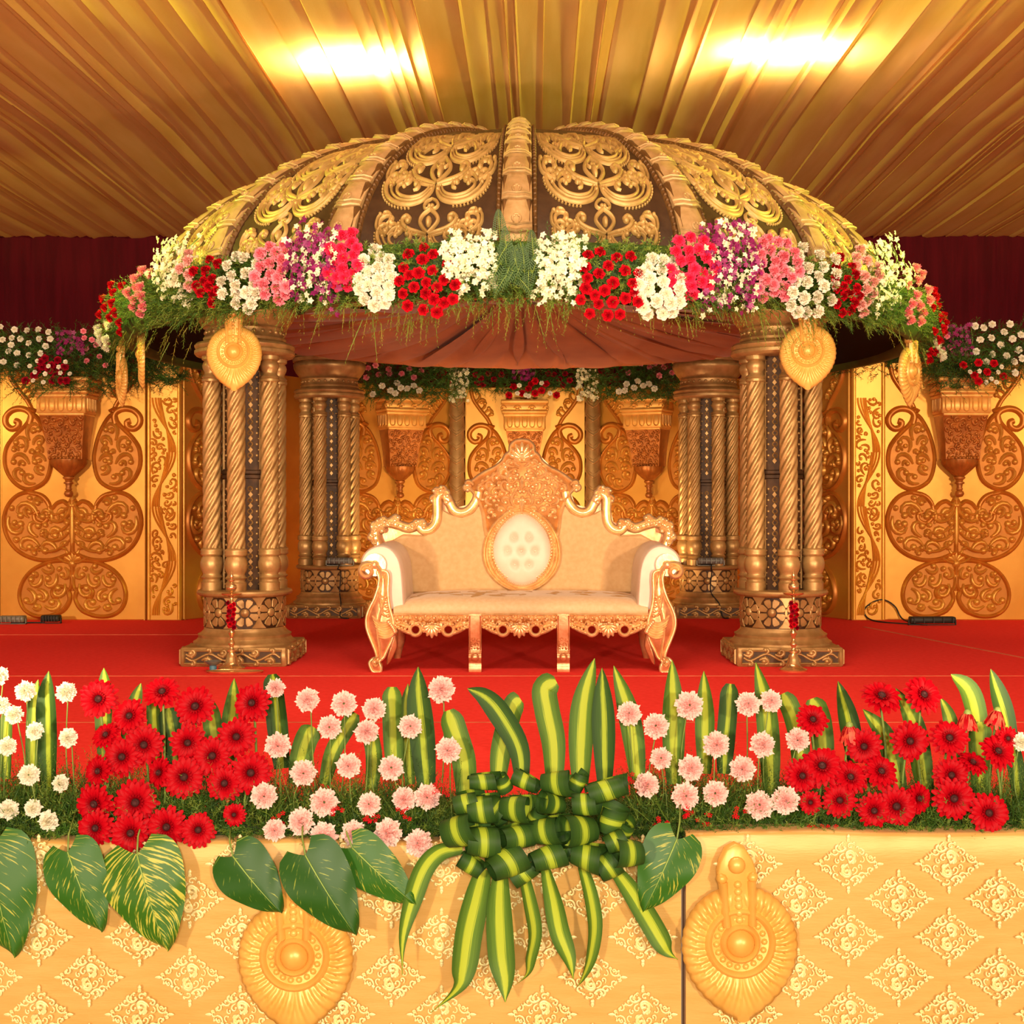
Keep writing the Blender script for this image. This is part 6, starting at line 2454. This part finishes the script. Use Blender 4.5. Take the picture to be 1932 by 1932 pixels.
# fern fronds in the middle of the garland
def frond(base, d, L, rng, lab, w=.048):
    base, d = Vector(base), Vector(d).normalized()
    s = d.cross(Vector((0, -1, .3))).normalized()
    n = 15
    t_ = thing('fern_frond', lab, 'fern', tuple(base), group='fern fronds in the middle of the garland')
    mb, ms = MB(), MB()
    spine = []
    for k in range(n + 1):
        t = k / n
        p = d * L * t + Vector((0, -.05 * math.sin(PI * t), -.10 * L * t * t))
        spine.append(tuple(p))
        if k == 0:
            continue
        wl = w * (1 - t) ** .8 + .006
        for sg in (-1, 1):
            e = (s * sg + d * .55).normalized()
            nn = d * .0055
            q = p + e * wl
            for z in (0.35, .7, 1.0):
                c = p + e * wl * z
                mb.add([tuple(c - e * wl * .33), tuple(c - nn + Vector((0, -.004, 0))), tuple(c + e * wl * .05), tuple(c + nn + Vector((0, -.004, 0)))], [(0, 1, 2, 3)])
    tube(ms, spine, [.004 * (1 - .8 * k / n) for k in range(n + 1)], 5)
    link('leaflets', mb.mesh('fern_leaflets', M['fern_frond'], sharp=0), t_)
    link('stem', ms.mesh('frond_stem', M['stem'], sharp=0), t_)
M['fern_frond'] = mat('fern_frond_green', '30501a', '40621f', 0.5, 0, 9, trans=0.2)
for k in range(20):
    a, p = ring_at(944 + 64 * (k + .5) / 20, rng.uniform(450, 535), .08)
    ang = rng.choice((rng.uniform(200, 340), rng.uniform(200, 340), rng.uniform(50, 130)))
    frond(p, (math.cos(R_(ang)) * .6, -.25, math.sin(R_(ang))), rng.uniform(.16, .24), rng, f'green fern frond in the middle of the garland, {NUMW[k]} from left')

# feathery foliage all round the eave, light sprigs hanging below
mb = MB()
for k in range(4200):
    a = rng.uniform(-1.55, 1.55)
    v = rng.uniform(-.62, .62)
    if abs(a) > .9 and (v < -.3 or rng.random() < .4):
        continue
    r = RG - .05 + .10 * (1 - v * v) + rng.uniform(-.05, .03)
    z = 2.42 + .27 * v
    p = Vector((DX + r * math.sin(a), DY - r * math.cos(a), z))
    d = (math.sin(a) * .9 + rng.uniform(-.7, .7), -math.cos(a) * .9 + rng.uniform(-.7, .7), v * .8 + rng.uniform(-.5, .5))
    needles(mb, p, d, rng.uniform(.07, .14), rng, 14, .040, .0028, .6, 0 if rng.random() < .6 else 1)
for k in range(520):                                           # hanging fringe
    a = rng.uniform(-1.35, 1.35)
    if abs(a) > .7 and rng.random() < .65:
        continue
    px_low = 2.24 + .06 * math.sin(a * 9) - .05 * math.sin(a * 23 + 1)
    r = RG - .02 + rng.uniform(-.08, .06)
    p = Vector((DX + r * math.sin(a), DY - r * math.cos(a), px_low + rng.uniform(-.02, .10)))
    needles(mb, p, (math.sin(a) * .4 + rng.uniform(-.3, .3), -math.cos(a) * .4, -1), rng.uniform(.10, .26) * (1.3 if math.sin(a * 13) > .3 else .8) * (1 if abs(a) < .6 else .7), rng, 16, .035, .0026, .2, 2 if rng.random() < .6 else 0)
tag(link('garland_foliage', mb.mesh('garland_foliage', [M['fern'], M['fern_dark'], M['fern_yellow']], sharp=0)), 'feathery green foliage of the flower garland round the dome', 'foliage', kind='stuff')
# the dark stuffed roll the flowers are pinned to
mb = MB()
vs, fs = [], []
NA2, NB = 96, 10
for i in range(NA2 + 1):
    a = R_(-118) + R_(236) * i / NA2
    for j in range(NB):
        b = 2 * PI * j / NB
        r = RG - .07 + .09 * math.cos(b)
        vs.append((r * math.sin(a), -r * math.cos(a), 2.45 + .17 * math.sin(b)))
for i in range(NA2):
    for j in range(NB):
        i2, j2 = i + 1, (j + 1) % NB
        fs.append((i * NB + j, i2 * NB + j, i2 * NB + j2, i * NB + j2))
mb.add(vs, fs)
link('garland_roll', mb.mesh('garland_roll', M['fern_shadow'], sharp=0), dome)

# ================================================================== flowers along the tops of the walls
def wall_flower(px, py, Y, key, s, lab, rng, ro):
    p = W(px, py, Y + rng.uniform(-.04, .04))
    o = link({'c_white': 'cream_rose', 'c_dark': 'dark_red_rose', 'c_red': 'red_rose', 'c_mid': 'pink_rose'}[key], rng.choice(SMALL[key]), None, tuple(p), rot_to((rng.uniform(-.4, .4), -1, rng.uniform(0, .6)), rng.uniform(0, 6)), (s, s, s))
    tag(o, f'{lab}, {ro[0]} row, {ro[1]}', 'rose', lab.replace('bloom', 'blooms', 1))
def many(lst, fx, fy, Y, key, s, lab):
    ro = rows_of(lst, 50)
    for i, (x, y) in enumerate(lst):
        wall_flower(fx(x), fy(y), Y, key, s, lab, rng, ro[i])
fx, fy = (lambda c: .321 * c), (lambda c: 580 + .321 * c)
many([(0, 115), (85, 130), (160, 135), (225, 130), (285, 145), (15, 190), (70, 180), (120, 185), (230, 185), (295, 185), (170, 210), (65, 220), (268, 228), (50, 258), (100, 268), (238, 270), (170, 280), (20, 320), (100, 340)], fx, fy, 11.66, 'c_white', .68, 'small cream bloom on top of the left wall panel')
many([(265, 300), (240, 320), (300, 340), (340, 310), (380, 350), (290, 370), (330, 400), (360, 380), (220, 370), (200, 400), (310, 430), (360, 430), (150, 430), (390, 430), (250, 350), (320, 360)], fx, fy, 11.58, 'c_dark', .85, 'dark red bloom on the left wall corbel')
many([(220, 315), (175, 345), (285, 345), (345, 350), (205, 380), (265, 390), (255, 440), (385, 320), (355, 385), (195, 430), (410, 390)], fx, fy, 11.50, 'c_white', .48, 'tiny cream bloom among dark red on the left corbel')
many([(495, 180), (540, 190), (505, 240), (565, 220), (580, 130), (635, 220), (585, 290), (510, 315), (620, 340), (490, 140), (600, 180)], fx, fy, 11.66, 'c_mid', .62, 'small pink bloom on the left wall top')
fx = lambda c: 1540 + .3208 * c
fy = lambda c: 580 + .3208 * c
many([(935, 110), (985, 120), (1035, 100), (1140, 98), (1105, 145), (1030, 180), (965, 190), (1205, 160), (1155, 185), (1085, 220), (1190, 250), (1035, 275), (940, 260), (1120, 285), (1210, 300), (1165, 320), (1170, 385), (1000, 320)], fx, fy, 11.66, 'c_white', .78, 'small cream bloom on top of the right wall panel')
many([(865, 340), (955, 325), (1045, 330), (1005, 380), (930, 400), (955, 435), (1100, 405)], fx, fy, 11.56, 'c_red', .85, 'red bloom on the right wall corbel')
many([(905, 380), (960, 375), (1070, 380), (1030, 420), (1060, 440), (1000, 440), (1090, 350)], fx, fy, 11.52, 'c_white', .50, 'tiny cream bloom among red on the right corbel')
many([(760, 115), (710, 175), (770, 170), (745, 245), (785, 235), (690, 110), (720, 280)], fx, fy, 11.66, 'c_mid', .62, 'coral pink bloom on the right wall top')
fx = lambda c: 640 + .352 * c
fy = lambda c: 640 + .352 * c
many([(195, 140), (155, 155), (265, 160), (210, 190), (375, 160), (335, 185), (440, 170), (400, 205), (145, 205), (270, 185)], fx, fy, 13.75, 'c_mid', .78, 'pink bloom beside the left rear pillar')
many([(180, 295), (230, 250), (275, 275), (310, 235), (330, 260), (365, 265), (400, 250), (430, 275), (300, 290)], fx, fy, 13.62, 'c_white', .82, 'white bloom on the corbel beside the left rear pillar')
many([(470, 190), (520, 200), (490, 230), (560, 180), (540, 220), (580, 230)], fx, fy, 13.9, 'c_dark', .85, 'dark red bloom left of the left alcove post')
many([(730, 190), (760, 210), (800, 185), (830, 215), (740, 235), (870, 190), (770, 245)], fx, fy, 14.25, 'c_dark', .80, 'dark red bloom right of the left alcove post')
many([(935, 255), (1050, 225), (1015, 265), (1085, 275), (1110, 240), (980, 290), (910, 300), (1050, 290), (1165, 300), (1030, 240)], fx, fy, 14.10, 'c_red', .92, 'bright red bloom on the corbel behind the sofa crest')
many([(965, 248), (1085, 235), (1000, 300), (1130, 290), (955, 290), (1015, 305)], fx, fy, 14.02, 'c_white', .60, 'small white bloom behind the sofa crest')
many([(1150, 190), (1180, 215), (1210, 185), (1235, 220), (1120, 185), (1200, 245)], fx, fy, 14.25, 'c_dark', .80, 'dark red bloom left of the right alcove post')
many([(1420, 180), (1450, 200), (1480, 175), (1510, 190), (1440, 225), (1490, 215), (1405, 165), (1470, 150), (1520, 165)], fx, fy, 13.9, 'c_dark', .95, 'dark red bloom right of the right alcove post')
many([(1540, 240), (1580, 260), (1630, 250), (1690, 265), (1500, 280), (1600, 225), (1660, 240), (1530, 275)], fx, fy, 13.62, 'c_white', .82, 'white bloom on the corbel beside the right rear pillar')
many([(1550, 180), (1615, 130), (1665, 150), (1690, 130), (1740, 150), (1785, 180), (1715, 195), (1820, 170)], fx, fy, 13.75, 'c_mid', .78, 'pink bloom beside the right rear pillar')
ident = lambda c: c
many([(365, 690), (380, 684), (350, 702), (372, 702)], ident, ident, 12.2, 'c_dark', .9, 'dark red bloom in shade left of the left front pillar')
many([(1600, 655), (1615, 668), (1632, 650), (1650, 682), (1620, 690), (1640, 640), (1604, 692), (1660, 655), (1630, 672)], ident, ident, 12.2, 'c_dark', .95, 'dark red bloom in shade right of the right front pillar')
# orchid clumps over the posts, and purple ones
def clump(x0, y0, x1, y1, Y, kind, lab, n):
    c = W((x0 + x1) / 2, y0, Y)
    t_ = thing('orchid_clump', lab, 'orchid', tuple(c))
    mb, ms = MB(), MB()
    for k in range(n):
        p = W(rng.uniform(x0, x1), rng.uniform(y0, y1), Y + rng.uniform(-.06, .06)) - c
        floret(mb, p, (rng.uniform(-.7, .7), -1, rng.uniform(-.5, .7)), rng.uniform(.018, .028), rng)
    for k in range(5):
        x = x0 + (x1 - x0) * (k + .5) / 5
        tube(ms, [tuple(W(x, y0, Y + .05) - c), tuple(W(x + 4, (y0 + y1) / 2, Y + .02) - c), tuple(W(x - 3, y1, Y + .05) - c)], .004, 5)
    link('florets', mb.mesh('florets', M['orch_w2'] if kind == 'w' else M['orch_p'], sharp=0), t_)['kind'] = 'stuff'
    link('stem', ms.mesh('orchid_stem', M['stem'], sharp=0), t_)
clump(848, 696, 884, 758, 14.2, 'w', 'white orchid clump hanging over the left alcove post', 90)
clump(1088, 696, 1128, 756, 14.2, 'w', 'white orchid clump hanging over the right alcove post', 90)
clump(968, 692, 1012, 716, 14.2, 'p', 'purple orchid clump behind the red flowers of the middle corbel', 40)
clump(105, 625, 160, 668, 11.68, 'p', 'purple orchid clump on top of the left wall panel', 70)
clump(1790, 612, 1836, 672, 11.68, 'p', 'purple orchid clump on top of the right wall panel', 70)

# foliage on top of the walls
def wall_foliage(lab, boxes, mats):
    mb = MB()
    for (x0, y0, x1, y1, Y, n, sp) in boxes:
        for k in range(n):
            p = W(rng.uniform(x0, x1), rng.uniform(y0, y1), Y + rng.uniform(-.12, .12))
            needles(mb, p, (rng.uniform(-1, 1), rng.uniform(-.9, .2), rng.uniform(-.6, 1)), rng.uniform(.10, .20) * sp, rng, 15, .05, .0034, .5, 0 if rng.random() < .6 else 1)
    tag(link('wall_foliage', mb.mesh('wall_foliage', mats, sharp=0)), lab, 'foliage', kind='stuff')
FM = [M['fern_dark'], M['fern_shadow']]
wall_foliage('dark green foliage along the top of the left wall', [(-60, 630, 235, 705, 11.80, 900, 1), (20, 690, 220, 738, 11.70, 260, 1), (210, 640, 345, 725, 11.95, 520, 1.1), (290, 620, 385, 700, 12.3, 260, 1.2)], FM)
wall_foliage('dark green foliage along the top of the right wall', [(1740, 625, 1990, 705, 11.80, 850, 1), (1760, 680, 1900, 735, 11.70, 260, 1), (1590, 640, 1720, 705, 12.1, 340, 1.1)], FM)
wall_foliage('dark green foliage along the top of the alcove wall', [(685, 690, 860, 752, 13.85, 600, 1), (850, 690, 1130, 738, 14.35, 700, 1), (1120, 690, 1300, 752, 13.85, 600, 1)], FM)

# ------------------------------------------------------------------ strings of red flowers wound on the oil lamps
for (t0, x, y, k), lab in zip(LAMPS, ('string of red blossoms wound on the left oil lamp', 'string of red blossoms wound on the right oil lamp')):
    g = thing('flower_string', lab, 'garland', (x, y, .27 * k))
    mb = MB()
    lathe(mb, [(.013, .0), (.013, .16)], 8)
    link('thread', mb.mesh('thread', M['stem'], sharp=0), g, scale=(k, k, k))
    for q in range(16):
        a = q * 2.3
        link('blossom', SMALL['c_red' if q % 5 else 'c_dark'][q % 3], g, (.018 * math.cos(a), -.018 + .012 * math.sin(a), .005 + q * .0105), rot_to((math.cos(a), -1, .2), q), (.42, .42, .42))
